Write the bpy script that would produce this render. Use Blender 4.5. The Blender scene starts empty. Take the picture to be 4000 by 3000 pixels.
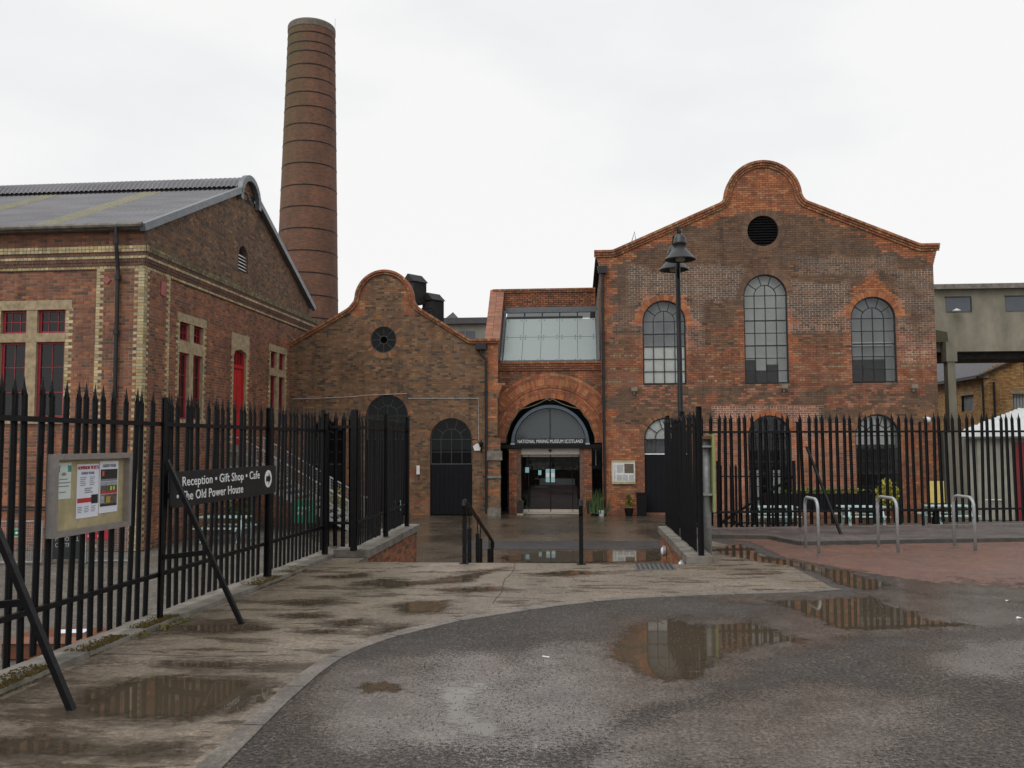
import bpy, math, random
import numpy as np
from mathutils import Vector, Matrix, noise as mnoise
random.seed(7); RNG = np.random.default_rng(7)
S = bpy.context.scene
COL = S.collection
rad = math.radians
# ------------------------------------------------------------------ camera
EYE = Vector((0, 0, 1.85))
def make_camera():
    yaw, pitch, roll = math.atan(260/3400), math.atan(230/3400), rad(0.22)
    r = Vector((math.cos(yaw), math.sin(yaw), 0)); f = Vector((-math.sin(yaw), math.cos(yaw), 0)); u = Vector((0, 0, 1))
    f2 = math.cos(pitch)*f + math.sin(pitch)*u; u2 = math.cos(pitch)*u - math.sin(pitch)*f
    r3 = math.cos(roll)*r - math.sin(roll)*u2; u3 = math.cos(roll)*u2 + math.sin(roll)*r
    cd = bpy.data.cameras.new('camera'); cd.sensor_width = 36; cd.lens = 30.6; cd.clip_end = 2000; cd.clip_start = 0.05
    co = bpy.data.objects.new('camera', cd); COL.objects.link(co)
    m = Matrix((r3, u3, -f2)).transposed().to_4x4(); m.translation = EYE
    co.matrix_world = m; S.camera = co
make_camera()
# ------------------------------------------------------------------ world: overcast sky
SUN_EL, SUN_AZ = rad(52), rad(215)      # behind the camera, to the left
w = bpy.data.worlds.new('World'); S.world = w; w.use_nodes = True
nt = w.node_tree; nt.nodes.clear()
out = nt.nodes.new('ShaderNodeOutputWorld'); bg = nt.nodes.new('ShaderNodeBackground'); nt.links.new(bg.outputs[0], out.inputs[0])
sky = nt.nodes.new('ShaderNodeTexSky'); sky.sky_type = 'NISHITA'; sky.sun_disc = False
sky.sun_elevation = SUN_EL; sky.sun_rotation = SUN_AZ; sky.air_density = 1.0; sky.dust_density = 3.0
tc = nt.nodes.new('ShaderNodeTexCoord'); mp = nt.nodes.new('ShaderNodeMapping'); mp.inputs['Scale'].default_value = (1.0, 1.0, 2.6)
nz = nt.nodes.new('ShaderNodeTexNoise'); nz.inputs['Scale'].default_value = 1.6; nz.inputs['Detail'].default_value = 5; nz.inputs['Roughness'].default_value = .5
cr = nt.nodes.new('ShaderNodeValToRGB')
cr.color_ramp.elements[0].position = .36; cr.color_ramp.elements[0].color = (8.0, 8.2, 8.45, 1)
cr.color_ramp.elements[1].position = .60; cr.color_ramp.elements[1].color = (9.65, 9.62, 9.55, 1)
mx = nt.nodes.new('ShaderNodeMix'); mx.data_type = 'RGBA'; mx.inputs['Factor'].default_value = .96
nt.links.new(tc.outputs['Generated'], mp.inputs[0]); nt.links.new(mp.outputs[0], nz.inputs['Vector']); nt.links.new(nz.outputs['Fac'], cr.inputs[0])
nt.links.new(sky.outputs[0], mx.inputs['A']); nt.links.new(cr.outputs[0], mx.inputs['B']); nt.links.new(mx.outputs['Result'], bg.inputs[0])
bg.inputs[1].default_value = 0.10
sd = bpy.data.lights.new('sun', 'SUN'); sd.energy = 1.5; sd.angle = rad(50); sd.color = (1, .98, .95)
so = bpy.data.objects.new('sun', sd); COL.objects.link(so)
dirv = Vector((math.sin(SUN_AZ)*math.cos(SUN_EL), math.cos(SUN_AZ)*math.cos(SUN_EL), math.sin(SUN_EL)))
so.rotation_euler = (-dirv).to_track_quat('-Z', 'Y').to_euler(); so.location = dirv*60
S.view_settings.view_transform = 'Standard'; S.view_settings.look = 'None'; S.view_settings.exposure = 0; S.view_settings.gamma = 1
# ------------------------------------------------------------------ materials
MATS = {}
def nodes(m):
    m.use_nodes = True; n = m.node_tree; n.nodes.clear()
    o = n.nodes.new('ShaderNodeOutputMaterial'); b = n.nodes.new('ShaderNodeBsdfPrincipled'); n.links.new(b.outputs[0], o.inputs[0])
    return n, b, o
def nd(n, t, **k):
    x = n.nodes.new(t)
    for a, v in k.items():
        if a in x.inputs: x.inputs[a].default_value = v
        else: setattr(x, a, v)
    return x
def coords(n, scale=(1, 1, 1), kind='Object'):
    t = nd(n, 'ShaderNodeTexCoord'); m = nd(n, 'ShaderNodeMapping'); m.inputs['Scale'].default_value = scale
    n.links.new(t.outputs[kind], m.inputs[0]); return m.outputs[0]
def noise(n, vec, scale, detail=4, rough=.55, dist=0):
    x = nd(n, 'ShaderNodeTexNoise'); x.inputs['Scale'].default_value = scale; x.inputs['Detail'].default_value = detail
    x.inputs['Roughness'].default_value = rough; x.inputs['Distortion'].default_value = dist; n.links.new(vec, x.inputs['Vector']); return x.outputs['Fac']
def ramp(n, fac, stops):
    r = nd(n, 'ShaderNodeValToRGB'); e = r.color_ramp.elements
    while len(e) < len(stops): e.new(.5)
    for i, (p, c) in enumerate(stops):
        e[i].position = p; e[i].color = (c, c, c, 1) if isinstance(c, (int, float)) else (*c, 1)
    n.links.new(fac, r.inputs[0]); return r.outputs[0]
def mix(n, fac, a, b, blend='MIX'):
    m = nd(n, 'ShaderNodeMix', data_type='RGBA', blend_type=blend)
    for s, v in (('Factor', fac), ('A', a), ('B', b)):
        if hasattr(v, 'is_linked') or hasattr(v, 'node'): n.links.new(v, m.inputs[s])
        else: m.inputs[s].default_value = v if s == 'Factor' else (*v, 1)
    return m.outputs['Result']
def bump(n, b, h, strength=.3, dist=.01):
    x = nd(n, 'ShaderNodeBump'); x.inputs['Strength'].default_value = strength; x.inputs['Distance'].default_value = dist
    n.links.new(h, x.inputs['Height']); n.links.new(x.outputs[0], b.inputs['Normal'])
def mat(name, col, rough=.6, metal=0, var=.25, scale=6, bmp=.0, bscale=60, spec=.5, col2=None, stretch=(1, 1, 1)):
    if name in MATS: return MATS[name]
    m = bpy.data.materials.new(name); n, b, o = nodes(m)
    v = coords(n, stretch); f = noise(n, v, scale, 6, .6)
    c2 = col2 or tuple(c*(1-var) for c in col); c1 = tuple(min(1, c*(1+var*.6)) for c in col)
    c = ramp(n, f, [(.3, c2), (.7, c1)])
    n.links.new(c, b.inputs['Base Color'])
    n.links.new(ramp(n, noise(n, v, scale*2.3, 3), [(.3, max(.02, rough*.8)), (.7, min(1, rough*1.2))]), b.inputs['Roughness'])
    b.inputs['Metallic'].default_value = metal; b.inputs['Specular IOR Level'].default_value = spec
    if bmp: bump(n, b, noise(n, v, bscale, 4), bmp)
    MATS[name] = m; return m
def attr_mat(name, rough=.72, mott=.35, stain=True, spec=.35):
    m = bpy.data.materials.new(name); n, b, o = nodes(m); v = coords(n)
    a = nd(n, 'ShaderNodeAttribute', attribute_name='Col')
    f = noise(n, v, 34, 5, .65); c = mix(n, 1.0, a.outputs['Color'], ramp(n, f, [(.25, 1-mott), (.75, 1+mott*.6)]), 'MULTIPLY')
    if stain:
        c = mix(n, 1.0, c, ramp(n, noise(n, v, .9, 6, .65), [(.3, (.70, .70, .71)), (.62, (1.10, 1.07, 1.03))]), 'MULTIPLY')
    if stain: c = mix(n, 1.0, c, ramp(n, noise(n, coords(n, (2.6, 2.6, .28)), 1.0, 6, .7), [(.30, (.66, .66, .67)), (.50, (1.0, 1.0, 1.0)), (.72, (1.14, 1.12, 1.10))]), 'MULTIPLY')
    n.links.new(c, b.inputs['Base Color']); b.inputs['Specular IOR Level'].default_value = spec
    n.links.new(ramp(n, f, [(.3, rough-.12), (.7, rough+.15)]), b.inputs['Roughness']); bump(n, b, f, .35, .006)
    MATS[name] = m; return m
M_BRICK = attr_mat('brick'); M_MORTAR = attr_mat('mortar', .85, .3)
def glass_mat(name, tint=(.75, .8, .8), rough=.02, opacity=.0, base=(.02, .022, .024), boost=1.0):
    m = bpy.data.materials.new(name); n, b, o = nodes(m); n.nodes.remove(b)
    fr = nd(n, 'ShaderNodeFresnel'); fr.inputs['IOR'].default_value = 1.5
    g = nd(n, 'ShaderNodeBsdfGlossy'); g.inputs['Roughness'].default_value = rough; g.inputs['Color'].default_value = (boost, boost, boost, 1)
    t = nd(n, 'ShaderNodeBsdfTransparent'); t.inputs['Color'].default_value = (*tint, 1)
    d = nd(n, 'ShaderNodeBsdfDiffuse'); d.inputs['Color'].default_value = (*base, 1)
    m1 = nd(n, 'ShaderNodeMixShader'); m1.inputs[0].default_value = opacity; n.links.new(t.outputs[0], m1.inputs[1]); n.links.new(d.outputs[0], m1.inputs[2])
    m2 = nd(n, 'ShaderNodeMixShader'); n.links.new(fr.outputs[0], m2.inputs[0]); n.links.new(m1.outputs[0], m2.inputs[1]); n.links.new(g.outputs[0], m2.inputs[2])
    n.links.new(m2.outputs[0], o.inputs[0]); MATS[name] = m; return m
M_GLASS = glass_mat('window_glass', tint=(.985, .99, .985)); M_DGLASS = glass_mat('dark_glass', tint=(.4, .42, .42), opacity=.6, base=(.008, .009, .010), boost=.38); M_FROST = glass_mat('frosted_glass', opacity=.80, base=(.31, .36, .35), rough=.22)
M_BLACK = mat('black_paint', (.0045, .0045, .0055), .48, 0, .5, 8, .15, 90, .25)
M_BLACKW = mat('black_timber', (.006, .0065, .009), .6, 0, .4, 5, .2, 40, .2, stretch=(6, 6, .6))
M_FRAME = mat('window_bar_black', (.010, .012, .018), .5, 0, .3)
M_GALV = mat('galvanised_steel', (.36, .38, .385), .5, .25, .25, 30)
M_GALV2 = mat('weathered_galvanised', (.34, .35, .35), .6, .3, .3, 12)
M_STEEL = mat('brushed_aluminium', (.36, .33, .31), .42, .55, .15, 14)
M_BLUE = mat('blue_grey_steel', (.075, .105, .135), .45, .1, .2, 6)
M_STONE = mat('sandstone', (.38, .30, .19), .85, 0, .35, 5, .3, 50, .3, col2=(.22, .165, .10))
M_CONC = mat('precast_concrete', (.20, .18, .155), .7, 0, .4, 4, .3, 60, .4, col2=(.095, .088, .072))
M_GCONC = mat('stained_concrete', (.235, .215, .165), .85, 0, .35, 1.4, .25, 40, .3, col2=(.165, .152, .115), stretch=(1, 1, .5))
M_RED = mat('red_paint', (.46, .018, .022), .45, 0, .15, 3)
M_REDF = mat('red_frame_paint', (.30, .022, .035), .5, 0, .2, 4)
M_WHITE = mat('white_paint', (.72, .73, .73), .5, 0, .12, 4)
M_INNER = mat('interior_plaster', (.50, .52, .52), .8, 0, .1, 2)
M_INGREY = mat('interior_grey', (.46, .48, .49), .8, 0, .2, 1)
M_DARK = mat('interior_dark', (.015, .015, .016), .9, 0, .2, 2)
M_BLIND = mat('white_blind', (.86, .88, .84), .7, 0, .06, 3)
M_ROOF = mat('corrugated_grey_roof', (.145, .14, .15), .38, 0, .3, 1.2, .1, 40, .5, stretch=(.3, 1, 1))
M_ROOFY = mat('yellowed_rooflight', (.20, .185, .11), .42, 0, .25, 2)
M_BARGE = mat('grey_metal_barge', (.135, .15, .165), .4, .2, .15, 3)
M_SLATE = mat('dark_slate', (.085, .08, .086), .85, 0, .3, 5, .2, 30)
M_MINT = mat('mint_paint', (.42, .58, .54), .6, 0, .18, 6)
M_BEIGE = mat('cream_render', (.27, .26, .215), .85, 0, .2, 2)
M_BEIGE2 = mat('far_render', (.25, .24, .20), .85, 0, .2, 1)
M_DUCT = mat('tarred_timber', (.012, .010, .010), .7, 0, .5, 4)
M_TAN = mat('board_backing', (.40, .335, .19), .85, 0, .25, 7, .1, 120)
M_PAPER = mat('paper', (.70, .72, .80), .7, 0, .04, 3)
M_PAPER2 = mat('pale_green_paper', (.60, .66, .60), .7, 0, .05, 3)
M_INKR = mat('red_ink', (.45, .03, .03), .7, 0, .1); M_INK = mat('grey_ink', (.22, .22, .26), .7, 0, .1); M_TEAL = mat('teal_ink', (.06, .28, .26), .7, 0, .1)
M_SIGN = mat('sign_black', (.014, .017, .019), .4, 0, .2, 3); M_LETTER = mat('white_letter', (.78, .80, .80), .5, 0, .03)
M_GREEN = mat('green_sign', (.012, .20, .10), .5, 0, .1); M_SIGNRED = mat('red_sign', (.36, .012, .03), .5, 0, .1)
M_BROWN = mat('brown_plastic', (.16, .055, .025), .4, 0, .3, 5); M_LEMON = mat('lime_back_panel', (.30, .34, .13), .6, 0, .2, 5)
M_PIPE = mat('cast_iron_black', (.011, .011, .012), .45, 0, .3, 10); M_TIE = mat('pink_tie_plate', (.34, .09, .075), .6, 0, .2)
M_YBOARD = mat('yellow_board', (.62, .46, .13), .6, 0, .08); M_LEAF = mat('leaf_green', (.07, .14, .025), .6, 0, .5, 9); M_LEAFY = mat('leaf_yellow', (.38, .36, .05), .6, 0, .4, 9)
M_MOSS = mat('moss', (.085, .062, .018), .95, 0, .6, 30, .5, 200, .1); M_ALU = mat('beige_door_header', (.40, .355, .30), .5, .1, .12, 5)
M_REDFLOWER = mat('red_flower', (.5, .03, .03), .6); M_CYAN = mat('pale_blue_sticker', (.30, .52, .55), .6, 0, .05)
M_WHITEROOF = mat('white_sheet_roof', (.62, .64, .64), .45, 0, .1, 2); M_GREYPANE = mat('grey_board_pane', (.085, .095, .11), .5, 0, .1, 2)
def ground_mat(name, c1, c2, scale, speck, bscale, bstr, r1, r2, c3=None, brushed=False, chips=None, rs=1.1, mott=.25, damp=None):
    m = bpy.data.materials.new(name); n, b, o = nodes(m); v = coords(n)
    c = ramp(n, noise(n, v, scale, 7, .62, .4), [(.32, c2), (.68, c1)])
    if c3: c = mix(n, ramp(n, noise(n, v, scale*.37, 5, .6, .8), [(.44, 0), (.60, 1)]), c, c3)
    c = mix(n, 1.0, c, ramp(n, noise(n, v, 7, 6, .72), [(.32, 1-mott), (.68, 1+mott)]), 'MULTIPLY')
    c = mix(n, 1.0, c, ramp(n, noise(n, v, bscale*.5, 3, .75), [(.41, max(.05, 1-speck*1.3)), (.59, 1+speck*1.5)]), 'MULTIPLY')
    if chips:
        vo = nd(n, 'ShaderNodeTexVoronoi', feature='F1'); vo.inputs['Scale'].default_value = chips[0]; n.links.new(v, vo.inputs['Vector'])
        sep = nd(n, 'ShaderNodeSeparateColor'); n.links.new(vo.outputs['Color'], sep.inputs[0])
        c = mix(n, ramp(n, sep.outputs[0], [(chips[1], 0), (chips[1]+.03, 1)]), c, chips[2])
    r = ramp(n, noise(n, v, rs, 6, .62, .5), [(.38, r1), (.62, r2)])
    if damp:          # wetter, darker, smoother patches with ragged edges
        mk = ramp(n, noise(n, coords(n, damp[0]), damp[1], 9, .68, .3), [(damp[2], 0), (damp[2]+.07, 1)])
        c = mix(n, mk, c, mix(n, 1.0, c, damp[3], 'MULTIPLY')); r = mix(n, mk, r, (damp[4],)*3)
    n.links.new(c, b.inputs['Base Color']); n.links.new(r, b.inputs['Roughness'])
    h = noise(n, v, bscale, 4, .7)
    if brushed:
        h2 = noise(n, coords(n, (1, .06, 1)), 60, 2); ad = nd(n, 'ShaderNodeMath', operation='ADD'); n.links.new(h, ad.inputs[0]); n.links.new(h2, ad.inputs[1]); h = ad.outputs[0]
    bump(n, b, h, bstr, .012); MATS[name] = m; return m
M_ASPH = ground_mat('wet_asphalt', (.058, .044, .034), (.032, .0255, .020), .55, .8, 70, .9, .52, .80, c3=(.0225, .019, .0165), chips=(50, .95, (.13, .108, .082)), rs=.45, mott=.42)
M_PATH = ground_mat('wet_brushed_concrete', (.245, .196, .148), (.125, .098, .071), .75, .22, 55, .55, .26, .55, c3=(.15, .118, .078), brushed=True, rs=.8, mott=.22, damp=((.5, 1.7, 1), 2.0, .52, (.46, .42, .36), .09))
M_REDT = ground_mat('red_tarmac', (.150, .066, .040), (.095, .046, .032), 1.2, .5, 85, .5, .35, .6)
M_PAVE = ground_mat('grey_footway_tarmac', (.115, .092, .085), (.06, .052, .05), 1.1, .35, 90, .5, .3, .55)
M_YARD = ground_mat('wet_brown_yard', (.115, .088, .062), (.052, .042, .032), .6, .2, 60, .2, .10, .38, c3=(.07, .055, .04), rs=.5)
M_GRAV = ground_mat('grey_brown_gravel', (.13, .115, .095), (.075, .066, .054), 1.0, .4, 60, .6, .6, .85)
M_STRIP = ground_mat('dark_tarmac', (.045, .045, .047), (.03, .03, .03), 2, .35, 90, .5, .4, .6)
def red_edge():   # the red surface wears away raggedly towards the road
    m = M_REDT; n = m.node_tree; o = [x for x in n.nodes if x.type == 'OUTPUT_MATERIAL'][0]; b = [x for x in n.nodes if x.type == 'BSDF_PRINCIPLED'][0]
    at = nd(n, 'ShaderNodeAttribute', attribute_name='depth'); v = coords(n)
    ad = nd(n, 'ShaderNodeMath', operation='ADD'); n.links.new(at.outputs['Fac'], ad.inputs[0])
    sc = nd(n, 'ShaderNodeMath', operation='MULTIPLY_ADD'); n.links.new(noise(n, v, 4, 8, .75), sc.inputs[0]); sc.inputs[1].default_value = 2.6; sc.inputs[2].default_value = -1.3
    n.links.new(sc.outputs[0], ad.inputs[1]); t = nd(n, 'ShaderNodeBsdfTransparent'); ms = nd(n, 'ShaderNodeMixShader')
    n.links.new(ramp(n, ad.outputs[0], [(.2, 0), (.6, 1)]), ms.inputs[0]); n.links.new(t.outputs[0], ms.inputs[1]); n.links.new(b.outputs[0], ms.inputs[2]); n.links.new(ms.outputs[0], o.inputs[0])
red_edge()
def water_mat():
    m = bpy.data.materials.new('puddle_water'); n, b, o = nodes(m); v = coords(n)
    b.inputs['Base Color'].default_value = (.078, .060, .040, 1); b.inputs['Roughness'].default_value = .025; b.inputs['IOR'].default_value = 1.6
    at = nd(n, 'ShaderNodeAttribute', attribute_name='depth')
    sc = nd(n, 'ShaderNodeMath', operation='MULTIPLY_ADD'); n.links.new(noise(n, coords(n, (1, 1.5, 1)), 14, 9, .85), sc.inputs[0]); sc.inputs[1].default_value = 3.0; sc.inputs[2].default_value = -1.5
    ad = nd(n, 'ShaderNodeMath', operation='ADD'); n.links.new(at.outputs['Fac'], ad.inputs[0]); n.links.new(sc.outputs[0], ad.inputs[1])
    t = nd(n, 'ShaderNodeBsdfTransparent'); ms = nd(n, 'ShaderNodeMixShader')
    n.links.new(ramp(n, ad.outputs[0], [(.2, 0), (.62, .95)]), ms.inputs[0]); n.links.new(t.outputs[0], ms.inputs[1]); n.links.new(b.outputs[0], ms.inputs[2]); n.links.new(ms.outputs[0], o.inputs[0])
    MATS['water'] = m; return m
M_WATER = water_mat()
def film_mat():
    m = bpy.data.materials.new('silt_sheen_film'); n, b, o = nodes(m); v = coords(n)
    n.links.new(mix(n, 1.0, ramp(n, noise(n, v, 3, 6, .7), [(.3, (.085, .069, .058)), (.7, (.19, .160, .138))]), ramp(n, noise(n, v, 34, 4, .8), [(.42, .50), (.58, 1.30)]), 'MULTIPLY'), b.inputs['Base Color']); b.inputs['Roughness'].default_value = .14; b.inputs['IOR'].default_value = 1.5  # silt colour, lightened to carry part of the sky sheen
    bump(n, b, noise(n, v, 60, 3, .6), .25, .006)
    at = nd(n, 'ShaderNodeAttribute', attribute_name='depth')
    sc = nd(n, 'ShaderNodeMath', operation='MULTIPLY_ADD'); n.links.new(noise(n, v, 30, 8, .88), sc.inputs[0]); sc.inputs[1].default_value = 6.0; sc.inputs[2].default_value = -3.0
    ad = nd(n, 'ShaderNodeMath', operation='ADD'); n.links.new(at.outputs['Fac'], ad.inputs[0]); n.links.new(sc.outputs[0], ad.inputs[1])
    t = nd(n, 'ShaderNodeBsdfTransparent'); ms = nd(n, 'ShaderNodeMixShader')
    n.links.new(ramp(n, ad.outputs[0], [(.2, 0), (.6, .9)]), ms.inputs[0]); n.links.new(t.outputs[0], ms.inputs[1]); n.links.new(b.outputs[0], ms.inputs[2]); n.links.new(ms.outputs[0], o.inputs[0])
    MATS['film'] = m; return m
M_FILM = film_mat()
def chimney_mat():
    m = bpy.data.materials.new('chimney_brick'); n, b, o = nodes(m); t = nd(n, 'ShaderNodeTexCoord'); bt = nd(n, 'ShaderNodeTexBrick')
    bt.inputs['Scale'].default_value = 1; bt.inputs['Brick Width'].default_value = .235; bt.inputs['Row Height'].default_value = .09; bt.inputs['Mortar Size'].default_value = .006
    bt.inputs['Color1'].default_value = (.215, .098, .058, 1); bt.inputs['Color2'].default_value = (.135, .068, .045, 1); bt.inputs['Mortar'].default_value = (.11, .075, .06, 1)
    n.links.new(t.outputs['UV'], bt.inputs['Vector']); v = coords(n)
    c = mix(n, 1.0, bt.outputs['Color'], ramp(n, noise(n, coords(n, (1, 1, .35)), .8, 7, .65), [(.3, (.6, .62, .6)), (.7, (1.15, 1.08, 1.02))]), 'MULTIPLY')
    g = nd(n, 'ShaderNodeSeparateXYZ'); n.links.new(v, g.inputs[0])       # green algae on the weather side, towards the top
    def mr(s, a, bb):
        x = nd(n, 'ShaderNodeMapRange'); x.inputs[1].default_value = a; x.inputs[2].default_value = bb; n.links.new(s, x.inputs[0]); return x.outputs[0]
    def mul(a, bb):
        x = nd(n, 'ShaderNodeMath', operation='MULTIPLY'); n.links.new(a, x.inputs[0]); n.links.new(bb, x.inputs[1]); return x.outputs[0]
    f = mul(mul(mr(g.outputs[2], 17, 30), mr(g.outputs[0], .7, -1.0)), ramp(n, noise(n, v, 1.3, 6, .7), [(.25, .15), (.6, .9)]))
    c = mix(n, f, c, (.085, .075, .025)); n.links.new(c, b.inputs['Base Color']); b.inputs['Roughness'].default_value = .85; MATS['chim'] = m; return m
M_CHIM = chimney_mat()
# ------------------------------------------------------------------ mesh helpers
class MB:
    def __init__(s): s.v = []; s.f = []
    def quadset(s, vs, fs): o = len(s.v); s.v += [tuple(p) for p in vs]; s.f += [tuple(i+o for i in f) for f in fs]; return s
    def box(s, a, b):
        x0, y0, z0 = a; x1, y1, z1 = b
        return s.quadset([(x0,y0,z0),(x1,y0,z0),(x1,y1,z0),(x0,y1,z0),(x0,y0,z1),(x1,y0,z1),(x1,y1,z1),(x0,y1,z1)],
                         [(0,3,2,1),(4,5,6,7),(0,1,5,4),(1,2,6,5),(2,3,7,6),(3,0,4,7)])
    def cbox(s, c, d): return s.box([c[i]-d[i]/2 for i in range(3)], [c[i]+d[i]/2 for i in range(3)])
    def bar(s, p, q, w, h=None, up=(0, 0, 1)):
        p, q = Vector(p), Vector(q); d = (q-p).normalized(); u = Vector(up)
        if abs(d.dot(u)) > .98: u = Vector((1, 0, 0))
        r = d.cross(u).normalized(); u = r.cross(d); h = h or w; r = r*w/2; u = u*h/2
        return s.quadset([p-r-u, p+r-u, p+r+u, p-r+u, q-r-u, q+r-u, q+r+u, q-r+u], [(0,1,2,3),(7,6,5,4),(0,4,5,1),(1,5,6,2),(2,6,7,3),(3,7,4,0)])
    def tube(s, pts, r, seg=8, cap=True):
        pts = [Vector(p) for p in pts]; rs = r if isinstance(r, (list, tuple)) else [r]*len(pts); o = len(s.v); pr = None
        for i, p in enumerate(pts):
            d = (pts[min(i+1, len(pts)-1)]-pts[max(i-1, 0)]).normalized()
            a = pr if pr is not None else (Vector((0, 0, 1)) if abs(d.z) < .9 else Vector((1, 0, 0)))
            a = (a-d*a.dot(d)).normalized(); pr = a; c = d.cross(a)
            for k in range(seg):
                t = 2*math.pi*k/seg; s.v.append(tuple(p+(a*math.cos(t)+c*math.sin(t))*rs[i]))
        for i in range(len(pts)-1):
            for k in range(seg):
                k2 = (k+1) % seg; s.f.append((o+i*seg+k, o+i*seg+k2, o+(i+1)*seg+k2, o+(i+1)*seg+k))
        if cap: s.f.append(tuple(o+k for k in range(seg))[::-1]); s.f.append(tuple(o+(len(pts)-1)*seg+k for k in range(seg)))
        return s
    def lathe(s, c, prof, seg=24):
        o = len(s.v)
        for r, z in prof:
            for k in range(seg): t = 2*math.pi*k/seg; s.v.append((c[0]+r*math.cos(t), c[1]+r*math.sin(t), c[2]+z))
        for i in range(len(prof)-1):
            for k in range(seg): k2 = (k+1) % seg; s.f.append((o+i*seg+k, o+i*seg+k2, o+(i+1)*seg+k2, o+(i+1)*seg+k))
        return s
    def prism(s, poly, pl, w0, w1, caps=(1, 1)):     # poly in (u,v) of a plane, extruded along its normal from w0 (back) to w1 (front)
        n = len(poly); o = len(s.v); s.v += [tuple(pl(u, v, w0)) for u, v in poly]+[tuple(pl(u, v, w1)) for u, v in poly]
        if caps[1]: s.f.append(tuple(range(o+n, o+2*n)))
        if caps[0]: s.f.append(tuple(range(o, o+n))[::-1])
        for i in range(n): j = (i+1) % n; s.f.append((o+i, o+j, o+n+j, o+n+i))
        return s
def plane(O, U, N):
    O, U, N = Vector(O), Vector(U).normalized(), Vector(N).normalized()
    f = lambda u, v, w=0: O+U*u+Vector((0, 0, v))+N*w
    f.O, f.U, f.N = O, U, N; return f
def mesh(mb, name='m', m=None, smooth=False):
    me = bpy.data.meshes.new(name); me.from_pydata(mb.v, [], mb.f); me.update()
    if m: me.materials.append(m)
    if smooth: me.polygons.foreach_set('use_smooth', [True]*len(me.polygons))
    return me
def obj(name, mb, m, parent=None, smooth=False, loc=(0, 0, 0), rot=None):
    me = mb if isinstance(mb, bpy.types.Mesh) else mesh(mb, name, m, smooth)
    o = bpy.data.objects.new(name, me); COL.objects.link(o); o.location = loc; o.parent = parent
    if rot is not None: o.rotation_euler = rot
    return o
def tag(o, label, cat, group=None, kind=None):
    o['label'] = label; o['category'] = cat
    if group: o['group'] = group
    if kind: o['kind'] = kind
    return o
def thing(name, label, cat, loc=(0, 0, 0), rotz=0, group=None):
    o = bpy.data.objects.new(name, None); COL.objects.link(o); o.location = loc; o.rotation_euler = (0, 0, rotz); o.empty_display_size = .2
    return tag(o, label, cat, group)
def struct(name, mb, m, **k): o = obj(name, mb, m, **k); o['kind'] = 'structure'; return o
def copy_tree(o, parent=None):
    c = o.copy(); COL.objects.link(c); c.parent = parent
    for ch in o.children: copy_tree(ch, c)
    return c
def text_mesh(txt, size, pl, u, v, w=.004, sx=1.0, m=None, ext=.002, bold=0.0, align='LEFT', spacing=1.0, fit=None):
    cu = bpy.data.curves.new('t', 'FONT'); cu.body = txt; cu.size = size; cu.extrude = ext; cu.offset = bold; cu.align_x = align; cu.resolution_u = 3; cu.space_character = spacing
    t = bpy.data.objects.new('t', cu); me = bpy.data.meshes.new_from_object(t); bpy.data.objects.remove(t)
    if fit: xs = [q.co.x for q in me.vertices]; sx = fit/(max(xs)-min(xs))
    for vert in me.vertices:
        x, y, z = vert.co; vert.co = pl(u+x*sx, v+y, w+z)
    me.materials.clear(); me.materials.append(m or M_LETTER); return me
# ------------------------------------------------------------------ brickwork
RH, SL, HD, J = .09, .235, .1175, .015        # course, stretcher, header, joint
PAL = {   # real brick colours
 'red':   [(.210,.086,.058),(.185,.078,.055),(.235,.096,.060),(.160,.070,.053),(.255,.110,.062),(.125,.061,.050),(.085,.054,.047),(.205,.092,.066)],
 'redor': [(.27,.098,.052),(.30,.115,.056),(.22,.082,.051),(.25,.09,.055),(.19,.074,.051),(.32,.13,.062)],
 'brown': [(.150,.082,.054),(.165,.088,.056),(.125,.072,.050),(.180,.095,.056),(.140,.085,.062),(.100,.062,.048),(.19,.10,.052),(.060,.047,.042)],
 'dark':  [(.135,.080,.056),(.150,.086,.058),(.118,.071,.053),(.165,.092,.058),(.102,.068,.055),(.142,.090,.069)],
 'tan':   [(.200,.118,.072),(.175,.098,.060),(.225,.135,.080),(.155,.088,.058),(.19,.094,.052),(.060,.052,.050),(.24,.125,.06),(.165,.11,.075),(.13,.078,.055)],
 'orange':[(.33,.105,.045),(.37,.125,.052),(.28,.088,.044),(.31,.12,.06),(.24,.082,.046),(.40,.15,.065),(.34,.17,.09)],
 'pink':  [(.31,.145,.10),(.29,.12,.082),(.34,.165,.115),(.26,.10,.066),(.22,.105,.08),(.30,.115,.07)],
 'mixed': [(.23,.088,.054),(.25,.105,.060),(.20,.074,.051),(.25,.13,.072),(.22,.095,.063),(.185,.073,.053),(.24,.09,.052)],
 'yellow':[(.32,.225,.12),(.29,.195,.105),(.34,.26,.16),(.30,.24,.16)],
 'cream': [(.52,.44,.25),(.48,.40,.23),(.56,.48,.30),(.46,.35,.17),(.40,.33,.20)],
 'roll':  [(.12,.052,.042),(.10,.047,.04),(.14,.06,.045)],
 'mossy': [(.17,.14,.062),(.13,.11,.055),(.26,.22,.12),(.19,.16,.09)],
 'ybrick':[(.46,.31,.13),(.40,.25,.10),(.50,.34,.15),(.36,.18,.085),(.42,.22,.10),(.30,.15,.08)],
 'arch':  [(.24,.12,.065),(.20,.095,.055),(.28,.14,.075),(.15,.085,.058),(.10,.07,.055)],
 'coping':[(.26,.088,.045),(.30,.10,.05),(.22,.078,.045),(.27,.12,.065),(.33,.20,.10)],
}
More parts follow.
